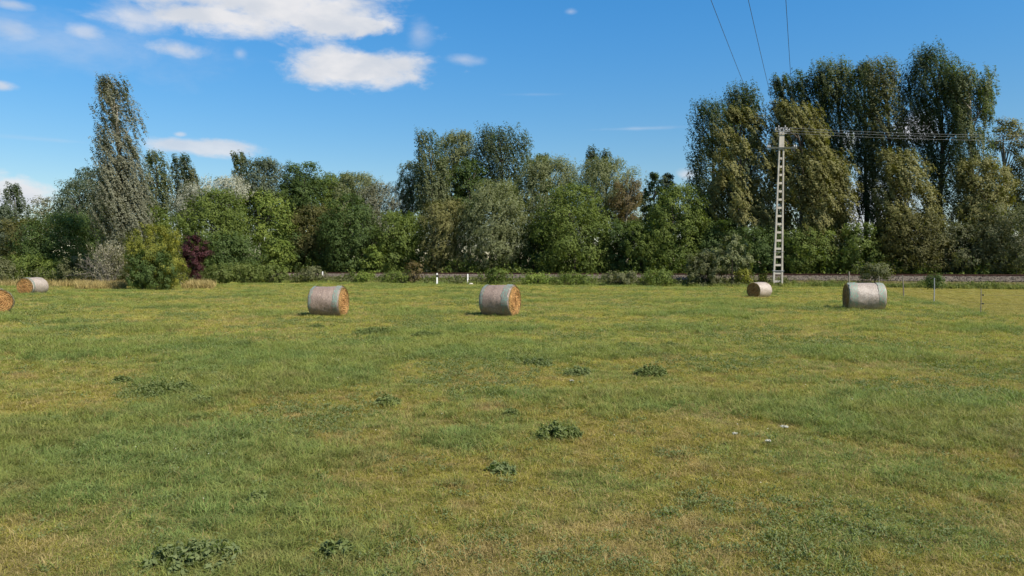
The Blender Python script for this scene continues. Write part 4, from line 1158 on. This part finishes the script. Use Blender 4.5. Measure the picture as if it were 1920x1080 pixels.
rot = np.stack([rng.normal(size=n) * .12, rng.normal(size=n) * .12, rng.uniform(0, 6.283, n)], 1)
scatter('meadow_grass', 'half-mown green and straw-tinged meadow grass covering the field', 'grass', np.stack([x, y, z], 1), kind, rot, np.stack([s, s, hs], 1))

# rough fringe of longer grass round the bales and along the fence
P = []; 
for (bx, by) in ((616, 592), (938, 591), (1621, 581), (1424, 557), (61, 552), (-8, 587)):
    c0 = ground(bx, by)
    for i in range(260):
        a = rng.uniform(0, 6.283); rr_ = rng.uniform(.55, 1.1)
        P.append((c0[0] + math.cos(a) * rr_ * 1.05, c0[1] + .1 + math.sin(a) * rr_ * .95))
for i in range(len(FP) - 1):
    a, c_ = FP[i], FP[i + 1]
    for k in range(240):
        t = rng.rand(); P.append((a[0] * (1 - t) + c_[0] * t + rng.normal() * .35, a[1] * (1 - t) + c_[1] * t + rng.normal() * .3))
P = np.array(P); n = len(P)
s = rng.uniform(1.0, 1.7, n)
scatter('fringe_grass', 'longer tufts of grass left round the bales and under the fence', 'grass', np.stack([P[:, 0], P[:, 1], height(P[:, 0], P[:, 1])], 1),
        np.where(rng.rand(n) < .25, KIND0['c'], KIND0['b']) + rng.randint(0, 3, n), np.stack([np.zeros(n), np.zeros(n), rng.uniform(0, 6.28, n)], 1), np.stack([s, s, s * .9], 1))

# single weed clumps the eye can pick out
def clump(px, py, wpx, hpx, label, mat=L['weed'], ll=.075, n=None, nm='weed_clump'):
    ll *= .66
    c0 = ground(px, py); D = c0[1]
    rx = wpx / F * D / 2; h = max(.08, hpx / F * D * .55)
    r = empty(nm, label, 'weed', (c0[0], c0[1] + rx * .5, float(height(c0[0], c0[1]))), rng.uniform(0, 6), 'dark green weed clumps in the meadow')
    ns = int(np.clip(rx * rx * 900, 40, 260))
    a = rng.uniform(0, 6.283, ns); q_ = np.sqrt(rng.rand(ns)) * rx
    hz = h * (1 - (q_ / rx) ** 2 * .65) * rng.uniform(.55, 1.1, ns)
    tips = np.stack([np.cos(a) * q_, np.sin(a) * q_ * .8, hz], 1)
    b = MB()
    for t_ in tips: b.tube([(t_[0] * .7, t_[1] * .7, -.01), (t_[0] * .85, t_[1] * .85, t_[2] * .6), tuple(t_)], [.003, .0025, .0015], 4, cap=False)
    b.build('stems', mat, r)
    C = np.concatenate([tips * np.array([1, 1, f_]) + rng.normal(size=tips.shape) * .012 for f_ in (1, .8, .6, .4)])
    V, Q, t = leaves(rng, C, ll * .6, ll * .2, np.array([0, 0, .6]), n or ns * 36, ll, ll * .42, up=.7)
    link('leaves', mesh_np('leaves', V, Q, mat=mat, tint=t), r)
clump(1046, 826, 92, 48, 'bushy dark green weed clump in the middle of the near meadow, below the centre')
clump(724, 766, 54, 30, 'compact dark green weed clump halfway between the left bale and the bottom edge')
clump(1224, 706, 74, 34, 'dark green weed clump casting shade, right of the middle of the meadow')
clump(345, 1078, 190, 75, 'big leafy light green weed patch at the bottom edge, left', L['weedlt'], .07)
clump(625, 1052, 72, 50, 'grassy dark weed clump near the bottom edge right of the big leafy patch')
clump(450, 657, 74, 20, 'low flat weed patch under the left hay bale, to its left')
clump(1180, 655, 60, 16, 'low flat weed patch up the meadow from the dark shaded clump')
clump(1260, 655, 50, 15, 'low flat weed patch right of the one up the meadow')
clump(1012, 690, 66, 24, 'pale green weed patch between the second bale and the bushy clump', L['weedlt'])
clump(1085, 706, 60, 26, 'scattered pale weed patch left of the dark shaded clump', L['weedlt'])
clump(700, 630, 90, 22, 'broad weed patch in the lush grass between the two middle bales')
clump(800, 636, 70, 20, 'weed patch in the lush grass just left of the second bale')
clump(300, 745, 120, 36, 'wide low bluish weed patch in the left of the meadow')
clump(225, 722, 40, 24, 'small upright weed left of the wide bluish patch')
clump(370, 765, 60, 30, 'small weed patch at the right end of the wide bluish patch')
clump(590, 616, 40, 10, 'small dark weed right in front of the left hay bale')
clump(480, 945, 40, 40, 'spiky green tuft low left of the middle')
clump(960, 786, 30, 24, 'small green weed beside the straw patch left of the bushy clump')
clump(940, 890, 60, 26, 'leafy weed below and left of the bushy clump', L['weedlt'])

M_petal = simple('petal', (.34, .33, .25), (.48, .47, .38), 9)
# white flowering heads
def flower(px, py, h, rad, label, mat=M_petal, ntop=26):
    c0 = ground(px, py); D = c0[1]
    k = (CAM_H - h) / CAM_H                         # the head hides the ground further off
    x_, y_ = c0[0] * k, c0[1] * k
    r = empty('white_flower', label, 'flower', (x_, y_, float(height(x_, y_))), rng.uniform(0, 6), 'white flower heads in the meadow')
    b = MB(); b.tube([(0, 0, -.02), (.01, .0, h * .5), (0, 0, h)], [.003, .0025, .002], 5, cap=False)
    for i in range(9):
        a = i * .698; b.tube([(0, 0, h * .86), (math.cos(a) * rad * .75, math.sin(a) * rad * .75, h * .985)], .0012, 4, cap=False)
    b.build('stem', L['weedlt'], r)
    b = MB()
    for i in range(ntop):
        a = rng.uniform(0, 6.283); q_ = rad * math.sqrt(rng.rand())
        c_ = np.array([math.cos(a) * q_, math.sin(a) * q_, h + rng.uniform(-.004, .006) - (q_ / rad) ** 2 * .008])
        b.lathe([(.001, .005), (.008, .003), (.007, -.003), (.001, -.005)], c_, 6)
    b.build('flower_head', mat, r)
flower(1471, 800, .22, .045, 'largest white flower head in the right of the near meadow', ntop=50)
flower(1440, 827, .16, .028, 'small white flower head just lower left of the largest one')
flower(1378, 813, .15, .028, 'pale flower head left of the two others')
flower(1072, 714, .16, .035, 'pale flower head between the weed patches right of centre')
# tiny scattered pale blossoms
n = 420
x, y = sample_ground(n, 6, 60, 1.0)
keep = ~paddock(x, y) | (rng.rand(n) < .4); x, y = x[keep], y[keep]; n = len(x)
z = height(x, y) + rng.uniform(.06, .13, n)
sz = .006 * (y / 8) ** .6
d = np.array([(1, 0, 0), (0, 1, .3), (-1, 0, 0), (0, -1, -.3)], float)
V = np.stack([x, y, z], 1)[:, None] + d[None] * sz[:, None, None]
m_bl, q = new_mat('blossom'); a = q.n('ShaderNodeAttribute', attribute_name='tint').outputs['Fac']
finish(m_bl, q, q.mix(q.smooth(a, .4, .7), (.62, .60, .50, 1), (.55, .47, .10, 1)), .7)
tag(link('meadow_blossoms', mesh_np('meadow_blossoms', V, np.arange(n * 4).reshape(n, 4), mat=m_bl, tint=rng.rand(n))), 'tiny pale blossoms sprinkled through the meadow grass', 'flowers', kind='stuff')
